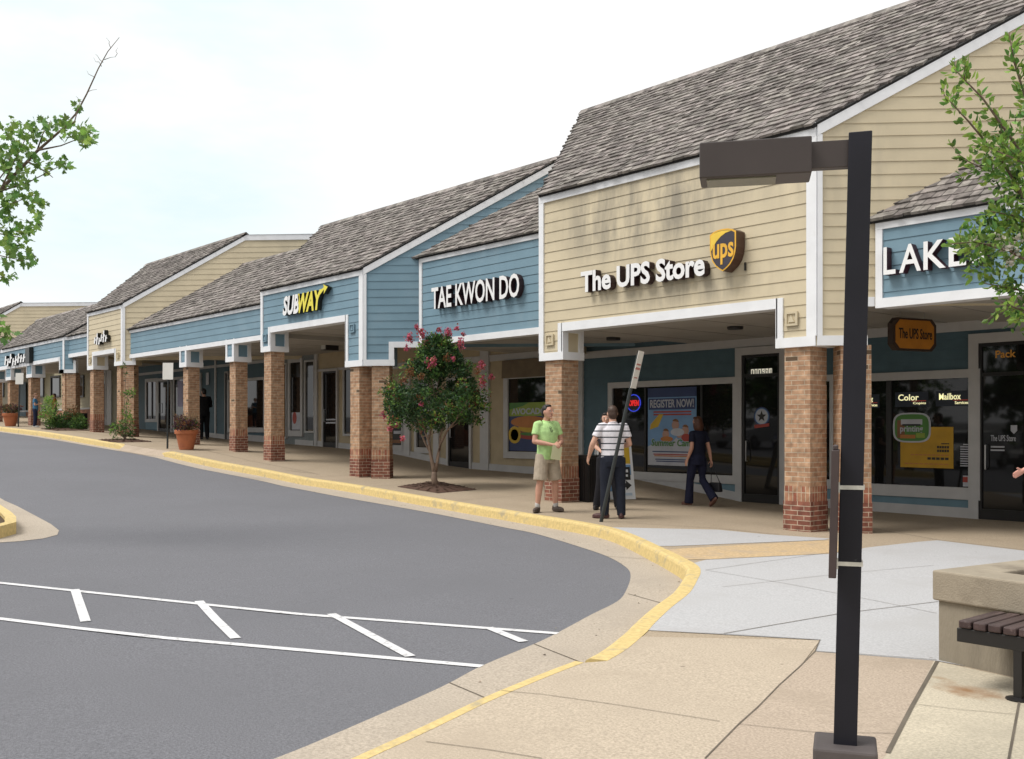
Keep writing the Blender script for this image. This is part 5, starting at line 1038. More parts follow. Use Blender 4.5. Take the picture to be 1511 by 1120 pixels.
def person(label, base, rotz, pose=None, scale=1.0, top=None, bottom='trousers', topm=None, botm=None, hairm=None, shoem=None, skin=None, hair='short', yaw=0.0, nod=0.0, voxel=.009, flare=False, build=1.0, curl=(.5,.5), group=None, sleeve=.62, female=False, sock=None):
    J = dict(hl=V(-.095,0,.92), hr=V(.095,0,.92), kl=V(-.105,.012,.5), kr=V(.105,.012,.5), al=V(-.11,-.02,.085), ar=V(.11,-.02,.085), tl=V(-.25,1,0), tr=V(.25,1,0),
             sl=V(-.185,-.01,1.425), sr=V(.185,-.01,1.425), el=V(-.235,-.03,1.14), er=V(.235,-.03,1.14), wl=V(-.245,.06,.90), wr=V(.245,.06,.90), pl=V(1,0,0), pr=V(-1,0,0), head=V(0,.02,1.63))
    J.update(pose or {}); skin = skin or M_SKIN
    if female:
        for k in ('sl','sr','el','er'): J[k] = V(J[k].x*.88, J[k].y, J[k].z-.01)
    root = thing('person', label, 'person', (base.x, base.y, base.z), group); root.rotation_euler = (0,0,rotz); root.scale = (scale,)*3
    b = build; H = J['head']; Rh = Matrix.Rotation(yaw, 3, 'Z') @ Matrix.Rotation(nod, 3, 'X'); h = lambda x, y, z: H+Rh @ V(x, y, z)
    mb = MB()
    ell(mb, H, (.074,.096,.113), Rh, 20); ell(mb, h(0,.022,-.055), (.058,.066,.066), Rh); ell(mb, h(0,.055,.0), (.05,.045,.06), Rh)          # skull, jaw, face
    cap(mb, h(0,.094,.012), h(0,.113,-.026), .009, .0145, 8); ell(mb, h(0,.084,-.062), (.024,.016,.010), Rh); ell(mb, h(0,.078,-.098), (.022,.02,.018), Rh)   # nose, lips, chin
    for sx in (-1, 1): ell(mb, h(sx*.077,-.002,-.008), (.011,.02,.032), Rh); ell(mb, h(sx*.032,.083,.030), (.024,.014,.010), Rh)               # ears, brow ridge
    cap(mb, V(0,-.018,1.45), H+V(0,-.012,-.06), .058*b, .052, 14)
    loft(mb, [(0,0,.90,.145*b,.10*b),(0,.005,1.0,.142*b,.10*b),(0,.005,1.15,.142*b,.10*b),(0,0,1.3,.160*b,.104*b),(0,-.01,1.4,.150*b,.09*b),(0,-.015,1.46,.09*b,.065*b)])
    for s_ in 'lr':
        S_, E_, W_ = J['s'+s_], J['e'+s_], J['w'+s_]; cap(mb, V(S_.x*.8,S_.y,S_.z-.005), S_, .06*b, .052*b); cap(mb, S_, E_, .048*b, .038*b); fm = E_.lerp(W_, .3); cap(mb, E_, fm, .038*b, .040*b); cap(mb, fm, W_, .040*b, .026)
        hand(mb, W_, (W_-E_), J['p'+s_], (-1 if s_ == 'l' else 1), curl[0 if s_ == 'l' else 1])
        Hp, K_, A_ = J['h'+s_], J['k'+s_], J['a'+s_]; cap(mb, Hp, K_, .078*b, .054*b); cf = K_.lerp(A_, .3)+V(0,-.012,0); cap(mb, K_, cf, .052*b, .055*b); cap(mb, cf, A_, .055*b, .036)
    fuse('body', mb, voxel, skin, root)
    em = mat('eye_dark', (.015,.012,.01), .3); wm = mat('eye_white', (.6,.58,.55), .3)
    for sx in (-1, 1):
        m = MB(); ell(m, h(sx*.031,.094,.010), (.014,.007,.0075), Rh, 8); o = m.build('eye', wm, None); o.parent = root; m = MB(); ell(m, h(sx*.031,.099,.010), (.0065,.004,.0065), Rh, 8); i_ = m.build('iris', em, None); i_.parent = o
        m = MB(); cap(m, h(sx*.016,.096,.032), h(sx*.044,.088,.034), .0028, .0022, 6); o = m.build('eyebrow', hairm, None); o.parent = root
    m = MB(); ell(m, h(0,.099,-.062), (.021,.004,.0045), Rh, 8); o = m.build('mouth', mat('lips', (.30,.10,.085), .5), None); o.parent = root
    # hair
    m = MB(); ell(m, h(0,-.022,.030), (.081,.090,.093), Rh, 18); ell(m, h(0,-.045,-.02), (.076,.07,.085), Rh)
    if hair == 'short': ell(m, h(0,.012,.094), (.060,.056,.030), Rh)
    if hair == 'long': ell(m, h(0,-.055,-.07), (.092,.075,.13), Rh); ell(m, h(-.055,-.01,-.05), (.035,.06,.12), Rh); ell(m, h(.055,-.01,-.05), (.035,.06,.12), Rh); ell(m, h(0,.04,.085), (.065,.05,.03), Rh)
    fuse('hair', m, voxel*.9, hairm, root, 2)
    # top
    if topm:
        m = MB(); f_ = .93 if female else 1.0
        loft(m, [(0,0,.855,.178*b*f_,.128*b),(0,.008,.93,.172*b*f_,.130*b),(0,.012,1.05,.166*b*f_,.130*b),(0,.010,1.18,.170*b*f_,.128*b),(0,.004,1.30,.186*b*f_,.126*b),(0,-.006,1.38,.178*b*f_,.112*b),(0,-.012,1.44,.125*b,.086*b),(0,-.014,1.475,.072,.068)])
        for s_ in 'lr':
            S_, E_ = J['s'+s_], J['e'+s_]; e2 = S_.lerp(E_, sleeve); cap(m, V(S_.x*.72,S_.y,S_.z-.005), S_, .066*b, .056*b); limb(m, [S_+(S_-E_)*.02, S_.lerp(e2, .5), e2], [.058*b,.061*b,.064*b])
            if top == 'long': cap(m, E_, E_.lerp(J['w'+s_], .85), .05, .04); cap(m, S_, E_, .062, .05)
        fuse('shirt', m, voxel, topm, root, 9)
        if top == 'polo':
            m = MB(); R2 = .062; m.tube([V(R2*math.cos(t*.2618+.2-math.pi/2)*1.0, -.006+R2*1.05*math.sin(t*.2618+.2-math.pi/2), 1.478+.012*math.cos(t*.2618)) for t in range(25)], .013, 8, cap=False); fuse('collar', m, .006, topm, root, 2)
    # bottom
    m = MB()
    loft(m, [(0,-.005,.80,.165*b,.118*b),(0,-.008,.88,.170*b,.128*b),(0,-.004,.95,.164*b,.122*b),(0,0,1.0,.158*b,.118*b)])
    for s_ in 'lr':
        Hp, K_, A_ = J['h'+s_], J['k'+s_], J['a'+s_]
        if bottom == 'shorts': e2 = Hp.lerp(K_, .96); limb(m, [Hp+V(0,0,.02), Hp.lerp(e2, .4), e2], [.098*b,.106*b,.108*b])
        else:
            fl = 1.35 if flare else 1.0; limb(m, [Hp+V(0,0,.02), Hp.lerp(K_, .5), K_, K_.lerp(A_, .5), A_+(A_-K_).normalized()*.035], [.100*b,.092*b,.074*b,.070*b*(1+(fl-1)*.4),.066*fl])
    fuse(bottom, m, voxel, botm, root)
    if botm and topm and bottom == 'trousers' and not female: m = MB(); loft(m, [(0,0,.865,.170*b,.128*b),(0,0,.895,.170*b,.128*b)]); o = m.build('belt', mat('belt_leather', (.03,.02,.015), .5), None); o.parent = root
    for s_ in 'lr':
        A_ = J['a'+s_]; t = J['t'+s_].normalized(); up = V(0,0,1); sd = t.cross(up).normalized(); R_ = Matrix((sd, t, sd.cross(t).normalized())).transposed()
        m = MB(); ell(m, A_+t*.055-R_ @ V(0,0,.040), (.050,.142,.044), R_, 14); ell(m, A_-t*.015-R_ @ V(0,0,.02), (.042,.06,.055), R_); ell(m, A_+t*.06-R_ @ V(0,0,.068), (.051,.143,.016), R_, 14); fuse('shoe', m, .008, shoem, root, 2)
        if sock: m = MB(); cap(m, A_+V(0,0,.0), A_+V(0,0,.055), .041, .043); o = m.build('sock', sock, None, smooth=True); o.parent = root
    return root
def cl(n, rgb, **k): return mat('cloth_'+n, rgb, .85, .14, 14, .25, 22, spec=.15, **k)
M_HAIRB = mat('hair_black', (.014,.010,.008), .5, .25, 40); M_HAIRBR = mat('hair_brown', (.055,.03,.02), .5, .25, 40); M_HAIRRED = mat('hair_auburn', (.075,.028,.014), .5, .3, 40)
def stripes(n, c1, c2, period, duty):
    m = mat(n, c1, .85, .05, 14, .2, 22, spec=.15); nt = m.node_tree; L = nt.links.new; b = nt.nodes['Principled BSDF']; src = b.inputs['Base Color'].links[0].from_socket
    tc = _n(nt, "ShaderNodeTexCoord"); sp = _n(nt, "ShaderNodeSeparateXYZ"); L(tc.outputs['Object'], sp.inputs[0]); dv = _n(nt, "ShaderNodeMath", operation='DIVIDE'); dv.inputs[1].default_value = period; L(sp.outputs[2], dv.inputs[0])
    fr_ = _n(nt, "ShaderNodeMath", operation='FRACT'); L(dv.outputs[0], fr_.inputs[0]); lt = _n(nt, "ShaderNodeMath", operation='LESS_THAN'); lt.inputs[1].default_value = duty; L(fr_.outputs[0], lt.inputs[0])
    mx = _n(nt, "ShaderNodeMix", data_type='RGBA'); L(lt.outputs[0], mx.inputs[0]); L(src, mx.inputs[6]); mx.inputs[7].default_value = (*c2, 1); L(mx.outputs[2], b.inputs['Base Color']); return m
M_SHOEBR = mat('shoe_brown', (.07,.05,.04), .6, .2, 20); M_SHOEBK = mat('shoe_black', (.02,.018,.018), .5, .2, 20); M_SHOEW = mat('shoe_white', (.6,.6,.6), .6, .1, 20)
# man in the green polo shirt, holding a sheet of paper
q = gp(807, 755.5)
gm = person('man in lime green polo shirt and khaki shorts holding a pale sheet of paper', q, RAD(-98),
    dict(el=V(-.27,.03,1.15), er=V(.26,.02,1.15), wl=V(-.09,.235,1.11), wr=V(.07,.25,1.10), pl=V(.3,-.8,-.4), pr=V(-.3,-.8,-.4), kl=V(-.15,.02,.5), al=V(-.175,.0,.085), kr=V(.14,.01,.5), ar=V(.165,-.03,.085), tl=V(-.12,1,0), tr=V(.75,.6,0)),
    scale=1.0, top='polo', bottom='shorts', topm=cl('lime', (.44,.66,.28)), botm=cl('khaki', (.40,.335,.26)), hairm=M_HAIRB, shoem=M_SHOEBR, skin=M_SKIN2, yaw=RAD(12), voxel=.008, build=1.08, curl=(.9,.9), sock=mat('sock_white', (.5,.48,.46), .9))
cs, sn = math.cos(RAD(-98)), math.sin(RAD(-98)); lw = lambda b, x, y, z, c=cs, s=sn: Vector((b.x+c*x-s*y, b.y+s*x+c*y, b.z+z))
m = MB(); cA = [lw(q,.105,.315,1.10), lw(q,-.075,.325,1.06), lw(q,-.055,.30,.845), lw(q,.13,.29,.875)]; nrm = (cA[1]-cA[0]).cross(cA[3]-cA[0]).normalized()*.0015
m.hexa([p-nrm for p in cA]+[p+nrm for p in cA]); o = m.build('paper_sheet', mat('cream_paper', (.60,.60,.38), .8, .05)); tag(o, 'pale yellow sheet of paper held by the man in lime green', 'paper'); rebase(o, cA[2])
m = MB()
for sx in (-.012, .012):
    c_ = lw(q, .012, .125, 1.36); m.tube([lw(q, .012+sx+.017*math.cos(a*.5236), .140, 1.345+sx*2+.018*math.sin(a*.5236)) for a in range(13)], .004, 6, cap=False)
m.tube([lw(q,.02,.135,1.36), lw(q,.03,.150,1.33), lw(q,.022,.155,1.30)], .004, 6); o = m.build('sunglasses', M_BLACK); tag(o, 'black sunglasses hanging from the lime green collar', 'sunglasses'); rebase(o, lw(q, .01, .14, 1.30))
# man in the striped polo, back to the camera
q = gp(904, 765)
person('man in white polo shirt with dark stripes seen from behind, dark jeans', q, RAD(52),
    dict(el=V(-.315,-.03,1.16), wl=V(-.36,.07,.955), er=V(.27,.03,1.15), wr=V(.13,.25,1.10), pl=V(.9,.3,0), pr=V(-.5,-.7,0), kl=V(-.115,.0,.5), al=V(-.13,-.02,.085), kr=V(.12,.0,.5), ar=V(.13,-.03,.085), tl=V(-1,.35,0), tr=V(.2,1,0)),
    scale=1.0, top='polo', bottom='trousers', topm=stripes('cloth_white_striped', (.70,.68,.72), (.045,.05,.06), .096, .20), botm=cl('dark_jeans', (.018,.021,.032)), hairm=M_HAIRBR, shoem=mat('shoe_dark_red', (.07,.03,.03), .6, .2, 20), skin=M_SKIN, voxel=.008, build=1.07, curl=(.6,.8))
# person behind him
q = gp(896, 752)
person('person in dark clothes mostly hidden behind the striped shirt, facing the street', q, RAD(49+178), dict(kl=V(-.14,.0,.5), al=V(-.19,-.02,.085), kr=V(.13,0,.5), ar=V(.19,-.02,.085), wl=V(-.12,.2,1.05), wr=V(.12,.2,1.05), head=V(.03,.02,1.63)),
    scale=.93, top='tee', topm=cl('charcoal_top', (.035,.032,.04)), botm=cl('black_trousers', (.02,.02,.024)), hairm=M_HAIRB, shoem=M_SHOEBK, skin=M_SKIN, hair='long', voxel=.01, female=True)
# woman walking with a bag
q = gp(1030, 746.5)
person('woman in navy top and trousers walking away under the walkway with a shoulder bag', q, RAD(80),
    dict(kl=V(-.09,.13,.5), al=V(-.085,.17,.085), tl=V(-.1,1,0), kr=V(.09,-.03,.5), ar=V(.09,-.34,.17), tr=V(.05,.75,-.65), el=V(-.24,-.06,1.15), wl=V(-.25,.02,.92), er=V(.235,-.08,1.14), wr=V(.25,-.09,.90), hl=V(-.09,.02,.92), hr=V(.09,-.0,.92)),
    scale=.935, top='tee', topm=cl('navy_top', (.016,.018,.034)), botm=cl('navy_trousers', (.018,.020,.042)), hairm=M_HAIRRED, shoem=mat('shoe_tan', (.16,.08,.06), .6), skin=M_SKIN2, hair='long', voxel=.009, female=True, flare=True)
c2, s2 = math.cos(RAD(80)), math.sin(RAD(80)); hp = lw(q, .24, -.10, .78, c2, s2)
bg_ = thing('handbag', 'small black bag hanging on a long strap from the navy-clad woman', 'bag', lw(q, .24, -.2, .26, c2, s2)); bz = lw(q, .24, -.2, .26, c2, s2)
m = MB(); m.hexa([bz+Vector((x*a, y*b_, z)) for z, a, b_ in ((0,.13,.06),(.17,.11,.045)) for x, y in ((-1,-1),(1,-1),(1,1),(-1,1))]); m.build('bag_body', mat('black_leather', (.015,.014,.018), .45, .15), bg_, bevel=.02)
m = MB(); m.tube([bz+Vector((-.10,0,.16)), hp, bz+Vector((.10,0,.16))], .008, 6); m.build('strap', MATS['black_leather'], bg_)
# person stepping in at the right edge
q = gp(1566, 838)
person('person in light top stepping in at the right edge, hand held forward', q, RAD(49+97),
    dict(el=V(-.22,-.02,1.14), wl=V(-.23,.17,1.00), er=V(.24,.06,1.14), wr=V(.23,.27,1.02), kl=V(-.1,.22,.52), al=V(-.1,.27,.085), kr=V(.1,-.1,.5), ar=V(.1,-.35,.16), tr=V(0,.75,-.6)),
    top='tee', topm=cl('pale_top', (.45,.43,.42)), botm=cl('beige_trousers', (.34,.28,.22)), bottom='shorts', hairm=M_HAIRBR, shoem=M_SHOEW, skin=mat('skin_pink', (.60,.30,.235), .55, .06, 8), voxel=.010, female=True)
# three figures further along
q = gp(52, 630.5)
person('small far figure in blue top and navy trousers reading by the kerb', q, RAD(49-75), dict(wl=V(-.06,.24,1.2), wr=V(.06,.24,1.2), el=V(-.24,.02,1.15), er=V(.24,.02,1.15), tl=V(-.1,1,0), tr=V(.1,1,0)),
    scale=.765, top='tee', topm=cl('teal_blue', (.06,.16,.27)), botm=cl('navy_far', (.02,.025,.055)), hairm=mat('hair_ginger', (.20,.10,.05), .5, .2, 30), shoem=M_SHOEW, hair='short', nod=RAD(-22), voxel=.012)
X_ = XY(80.5, 14.2); q = Vector((X_, 14.2, S(X_, 14.2)))
person('far figure in orange top half hidden behind the low shrub', q, RAD(49+120), None, scale=(ZY(80.5, 580.5, 14.2)-q.z)/1.755, top='tee', topm=cl('orange_top', (.42,.12,.035)), botm=cl('dark_far', (.03,.03,.04)), hairm=M_HAIRBR, shoem=M_SHOEBK, voxel=.012)
q = gp(301, 648)
person('figure in black coat standing in the shade beside the flower pot column', q, RAD(49+40), dict(el=V(-.27,.03,1.15), wl=V(-.16,.22,1.1), er=V(.27,.03,1.15), wr=V(.16,.22,1.1)), scale=1.02, top='long', topm=cl('black_coat', (.012,.012,.014)), botm=cl('black_far', (.012,.012,.014)), hairm=M_HAIRB, shoem=M_SHOEBK, voxel=.012, build=1.15)
# ================================================================== plants
M_BARK = mat('grey_brown_bark', (.15,.11,.08), .9, .25, 10, .5, 40); M_BARKP = mat('smooth_pale_bark', (.27,.19,.14), .8, .2, 6, .3, 30, second=(.16,.10,.07), sscale=8)
def leafm(n, rgb, isl=.35, tr=.35): return mat(n, rgb, .5, .2, 3, 0, 60, island=isl, spec=.35, trans=tr)
LG = leafm('leaf_deep_green', (.05,.105,.032)); LM = leafm('leaf_mid_green', (.12,.23,.05)); LL = leafm('leaf_light_green', (.24,.38,.075)); LD = leafm('leaf_dark_green', (.022,.055,.02), .3, .2); LR = leafm('leaf_rusty', (.20,.085,.035)); LP = leafm('petal_pink', (.50,.11,.16), .35, .3); LPU = leafm('leaf_purple', (.07,.03,.045)); LST = leafm('grass_straw', (.26,.19,.10)); LMAP = leafm('maple_green', (.15,.27,.065), .4, .45); LW = leafm('petal_white', (.55,.52,.45), .2, .3)
def rv(): 
    while True:
        v = Vector((random.uniform(-1,1), random.uniform(-1,1), random.uniform(-1,1)))
        if .05 < v.length < 1: return v.normalized()
def leaf(mb, p, d, L_, W_, m=0, fold=.25):
    d = d.normalized(); s_ = d.cross(rv()); 
    if s_.length < .05: s_ = d.cross(Vector((.3,.5,.8)))
    s_.normalize(); n = s_.cross(d)
    i = len(mb.v); q = p+d*L_*.05
    mb.v += [q, q+d*L_*.35+s_*W_*.5+n*W_*fold, q+d*L_*.72+s_*W_*.36+n*W_*fold*.7, q+d*L_, q+d*L_*.72-s_*W_*.36+n*W_*fold*.7, q+d*L_*.35-s_*W_*.5+n*W_*fold]
    mb.f += [(i,i+1,i+2,i+3), (i,i+3,i+4,i+5)]; mb.m += [m, m]
MAPLE = [(0,0),(.10,.10),(.34,.02),(.27,.2),(.5,.34),(.33,.42),(.36,.62),(.17,.55),(.13,.8),(0,1)]
def maple(mb, p, d, L_, m=0):
    d = d.normalized(); s_ = d.cross(rv()).normalized(); n = s_.cross(d); i = len(mb.v); c = random.uniform(-.25, .25)
    r = [p+d*y*L_+s_*x*L_+n*abs(x)*L_*c for x, y in MAPLE]; l = [p+d*y*L_-s_*x*L_+n*abs(x)*L_*c for x, y in MAPLE[1:-1]]
    mb.v += r+l; k = len(MAPLE)
    mb.f.append(tuple(i+j for j in range(k))); mb.f.append((i, i+k-1)+tuple(i+k+j for j in reversed(range(k-2)))); mb.m += [m, m]
def clump(mb, c, r, n, L_, mats, W_=.5, up=.25, shell=.5):
    for _ in range(n):
        v = rv(); rr = r*(shell+(1-shell)*random.random())**1.0 if random.random() < .75 else r*random.random(); p = c+v*rr
        d = (v*.7+rv()*.8+Vector((0,0,up))); l = L_*random.uniform(.65, 1.25); leaf(mb, p, d, l, l*W_, random.choice(mats))
def branch(mb, pts, r0, r1, n=7):
    k = len(pts); mb.tube(pts, [r0+(r1-r0)*i/(k-1) for i in range(k)], n)
def wob(a, b, n, amp):
    a, b = Vector(a), Vector(b); return [a.lerp(b, i/n)+(rv()*amp if 0 < i < n else Vector()) for i in range(n+1)]
# ---- crape myrtle by the kerb
mc = [tuple(gp(*p)[:2]) for p in ((586,718.5),(641,710),(704,722.5),(646,728))]; pit(mc, h=.05)
b = Vector((sum(p[0] for p in mc)/4, sum(p[1] for p in mc)/4, 0)); b.z = S(b.x, b.y)+.05
ct = thing('flowering_tree', 'small crape myrtle with pink blossoms in a mulch bed by the kerb', 'tree', b)
dep = (b-Vector((0,0,EYE))).dot(ey); pz = lambda px, py, dd=0.0: atd(px, py, dep+dd)
tr = MB(); top_ = []
fork = pz(641, 696); branch(tr, [b+Vector((0,0,-.05)), pz(640.5, 706), fork], .075, .05)
for (a, m_, e_, dd) in (((641,696),(634,665),(622,610),-.1),((642,696),(649,660),(655,600),.1),((640,696),(632,650),(648,560),.2),((643,696),(650,655),(690,590),-.2),((640,697),(636,670),(598,600),.15)):
    p0, p1, p2 = pz(*a), pz(*m_, dd*.4), pz(*e_, dd); pts = wob(p0, p1, 3, .015)+wob(p1, p2, 4, .03)[1:]; branch(tr, pts, .034, .012); top_.append(p2)
    for _ in range(5):
        s0 = p1.lerp(p2, random.uniform(.3, 1)); e0 = s0+rv()*.5+Vector((0,0,.35)); branch(tr, wob(s0, e0, 3, .03), .010, .004, 5)
tr.build('trunk', M_BARKP, ct, smooth=True)
cr = MB(); px_m = dep/1500
def prof(y):     # crown half-widths read off the photograph, left and right of x=643
    return interp([(500,6),(520,22),(536,32),(552,52),(575,70),(598,72),(616,62),(630,46)], y), interp([(500,8),(520,28),(536,42),(552,60),(578,70),(600,66),(616,62),(630,54)], y)
n_ = 0
while n_ < 250:
    y = random.uniform(502, 629); l, r = prof(y); x = 643+random.uniform(-l, r)*.97; hw_ = (l+r)/2*px_m; off = (x-643)*px_m; room = math.sqrt(max(.02, hw_*hw_-off*off)); dd = random.uniform(-1, 1)*room
    if random.random() < .0 and abs(off) < hw_*.5 and abs(dd) < room*.5: continue
    c = pz(x, y, dd); light = random.random()
    clump(cr, c, random.uniform(.09,.20), 66, .064, [0,4,4,0] if light < .6 else [0,0,1] if light < .85 else [1,2,3], .55); n_ += 1
for _ in range(34):      # loose sprays that stick out of the outline
    a = random.uniform(0, 6.28); y = random.choice((505,512,520,540,560,580,600,622)); l, r = prof(y); sx = random.choice((-1,1)); x = 643+(l if sx < 0 else r)*sx*random.uniform(.95,1.25); c = pz(x, y, random.uniform(-.4,.4)); clump(cr, c, random.uniform(.06,.13), 22, .06, [0,1,1,2,3], .5)
cr.build('crown', [LG, LM, LL, LR, LD], ct)
fl = MB()
for x, y, r, n in ((604,548,.10,60),(596,562,.09,50),(620,556,.08,40),(660,528,.09,50),(617,588,.09,40),(584,585,.09,40),(705,548,.07,30)):
    c = pz(x, y, -.55)
    for _ in range(n): leaf(fl, c+rv()*r*random.random()**.5, rv(), .05, .028, 1)
for x, y, r, n in ((604,499,.13,60),(622,492,.12,60),(629,509,.10,60),(655,500,.10,50),(661,492,.13,70),(679,508,.14,70),(684,493,.07,20),(600,514,.07,30),(630,533,.05,30),(640,533,.09,70),(634,541,.05,30),(711,539,.10,60),(712,563,.11,70),(725,556,.06,30),(669,530,.05,20),(622,596,.05,20),(567,612,.09,30),(575,632,.07,25),(594,647,.05,20),(586,626,.04,12),(648,487,.06,20),(615,483,.07,25),(674,484,.06,20)):
    c = pz(x, y, random.uniform(-.7,-.35) if 590 < x < 700 and y > 515 else random.uniform(-.3,.2))
    for _ in range(int(n*1.6)): v = rv(); p = c+Vector((v.x*r*.8, v.y*r*.8, v.z*r*1.15))*random.random()**.6; leaf(fl, p, rv(), .045*random.uniform(.6,1.2), .04, 0 if random.random() < .9 else 1)
fl.build('blossom', [LP, LR], ct)
# ---- tree overhanging at the right, rooted in the planter
rb = pA+pu*1.35+pv*1.15; rb.z = .5
rt_ = thing('planter_tree', 'leafy light green tree overhanging the serif lettered shop front at right', 'tree', rb); tr = MB(); cr = MB()
hub = rb+Vector((0,0,1.3)); branch(tr, wob(rb-Vector((0,0,.1)), hub, 4, .03), .08, .06, 10)
D0 = 6.5
tw = [(((1600,420),(1535,330),(1480,240),(1430,180),(1393,140)),.1),(((1590,380),(1545,290),(1500,215),(1450,145),(1408,102)),-.15),(((1580,330),(1545,230),(1515,150),(1496,90),(1489,48)),.15),(((1620,460),(1540,400),(1490,370),(1440,357),(1402,360)),-.25),(((1620,470),(1560,440),(1490,425),(1452,418)),.05),(((1620,500),(1560,470),(1500,455),(1478,446)),-.1),(((1600,400),(1540,320),(1480,262),(1424,236)),.25),(((1590,400),(1540,345),(1495,318),(1462,312)),-.05),(((1600,330),(1570,220),(1545,120),(1530,40)),.0),(((1600,420),(1560,380),(1510,340),(1475,335)),.3),(((1580,300),(1550,200),(1505,120)),.3),(((1590,350),(1530,250),(1455,215)),-.3)]
for pts, dd in tw:
    P3 = [atd(x, y, D0+dd+(i-1)*-.04) for i, (x, y) in enumerate(pts)]; P3[0] = P3[0].lerp(hub, .35); branch(tr, [hub]+P3, .017, .003, 6)
    seg = list(zip(P3, P3[1:])); tot = len(seg)
    for i, (a, b_) in enumerate(seg):
        L_ = (b_-a).length; n = int(L_*125)
        for _ in range(n):
            t = random.random(); p = a.lerp(b_, t); out_ = rv(); fr_ = (i+t)/tot; sp = .085*(1.25-.75*fr_); p2 = p+out_*sp*random.random()
            leaf(cr, p2, (b_-a).normalized()*.7+out_*.9+Vector((0,0,.1)), random.uniform(.038,.066), random.uniform(.022,.034), random.choice([1,1,2,2] if fr_ < .8 else [1,2,2,2]))
        for _ in range(int(L_*9)):      # side twigs
            t = random.random(); p = a.lerp(b_, t); e0 = p+((b_-a).normalized()*.5+rv()).normalized()*random.uniform(.08,.22); branch(tr, [p, p.lerp(e0,.5)+rv()*.01, e0], .003, .0015, 4)
            for _ in range(12): f = random.random(); leaf(cr, p.lerp(e0, f)+rv()*.02, (e0-p).normalized()+rv()*.9, random.uniform(.038,.062), random.uniform(.022,.032), random.choice([1,1,2,2]))
for x, y, r, n in ((1500,240,.20,190),(1505,280,.22,220),(1480,255,.13,100),(1508,200,.18,140),(1490,345,.20,200),(1508,385,.24,260),(1465,372,.14,110),(1508,330,.2,200),(1500,425,.17,120),(1509,460,.13,80),(1440,366,.11,150),(1452,388,.12,190),(1472,345,.14,220),(1447,348,.09,120),(1445,232,.09,50),(1470,300,.09,36)): clump(cr, atd(x, y, D0+random.uniform(-.2,.2)), r, int(n*.42), .053, [0,1,1,2,2], .5)
for _ in range(40): v = rv(); clump(cr, hub+Vector((.25,.1,.75))+Vector((v.x*.8,v.y*.8,v.z*.95))*random.uniform(.5,1), .22, 60, .055, [0,1,1], .5)
tr.build('trunk', M_BARK, rt_, smooth=True); cr.build('crown', [LG, LM, LL, LR], rt_)
fl = MB()
for x, y in ((1472,352),(1480,372),(1486,360),(1496,368),(1503,352),(1490,386),(1436,357)):
    c = atd(x, y, D0-.28)
    for _ in range(16): leaf(fl, c+rv()*.045*random.random(), rv(), .03, .022, 0)
fl.build('blossom', [LW], rt_)
# ---- tree reaching in from the left
ib = Vector(((inn[0][0]+inn[-1][0])/2+5.2, (inn[0][1]+inn[-1][1])/2, 0)); DL = 13.6
ib = atd(-210, 700, DL+.3); ib.z = Rd(ib.x, ib.y)+.1
lt_ = thing('island_tree', 'maple branch with green lobed leaves reaching in from the left edge', 'tree', ib); tr = MB(); cr = MB()
hub = atd(-205, 430, DL+.2); branch(tr, wob(ib-Vector((0,0,.1)), hub, 5, .05), .16, .11, 10)
main = [hub]+[atd(x, y, DL+d) for x, y, d in ((-120,370,.1),(-50,325,0),(0,282,0),(55,222,0),(95,190,0),(112,165,0),(128,138,0),(146,103,0),(160,75,0),(175,53,0))]
main = [p+rv()*.02 for p in main]; tr.tube(main, [.10,.055,.034,.026,.020,.015,.012,.010,.008,.006,.0035], 8)
for a, b_ in (((128,138),(143,132)),((120,150),(112,142)),((152,92),(141,80)),((150,98),(138,85)),((154,88),(170,84)),((170,84),(174,70)),((163,70),(157,56)),((140,115),(128,104))): branch(tr, wob(atd(*a, DL), atd(*b_, DL+.1), 3, .02), .005, .002, 4)
subs = [((-50,325),(0,345),(40,352)),((-50,325),(-10,310),(60,285)),((-60,330),(-10,375),(35,385)),((0,282),(40,270),(98,240)),((-30,300),(10,250),(20,215)),((55,222),(90,215),(138,196)),((40,238),(70,255),(78,262)),((-120,370),(-60,420),(5,408)),((-120,380),(-60,460),(-5,470)),((55,222),(62,200),(75,178)),((0,282),(20,240),(45,190)),((-120,400),(-50,490),(14,498)),((95,190),(110,180),(118,150))]
for pts in subs: P3 = [atd(x, y, DL+random.uniform(-.3,.3)) for x, y in pts]; branch(tr, P3, .014, .004, 5)
for x, y, r, n in ((8,222,26,34),(18,190,20,16),(40,190,20,20),(62,188,22,24),(85,183,18,18),(108,192,20,20),(125,196,16,16),(134,205,9,6),(115,155,7,7),(122,207,12,8),(92,240,14,11),(70,246,16,12),(50,232,16,16),(30,215,20,20),(10,250,22,26),(35,262,22,22),(15,290,26,34),(45,292,18,18),(62,300,10,7),(8,325,22,28),(35,340,18,20),(50,332,12,9),(58,316,8,5),(12,360,22,28),(35,372,16,14),(48,382,10,6),(12,385,16,12),(10,408,10,8),(22,405,7,3),(-2,470,8,5),(-30,300,50,50),(-80,330,60,30),(-130,380,70,25),(-60,400,45,25),(-40,230,40,25),(5,490,13,14),(14,495,8,5),(-25,500,22,25),(-150,300,70,22),(-200,380,80,22),(-250,320,80,22)):
    for _ in range(int(n*1.6)):
        v = rv(); c = atd(x+v.x*r*random.random()**.5, y+v.z*r*random.random()**.5, DL+v.y*.45); maple(cr, c, rv()+Vector((0,0,-.35)), random.uniform(.065,.13), random.choice((0,0,0,1,2)))
tr.build('trunk', M_BARK, lt_, smooth=True); cr.build('crown', [LMAP, LM, LL], lt_)
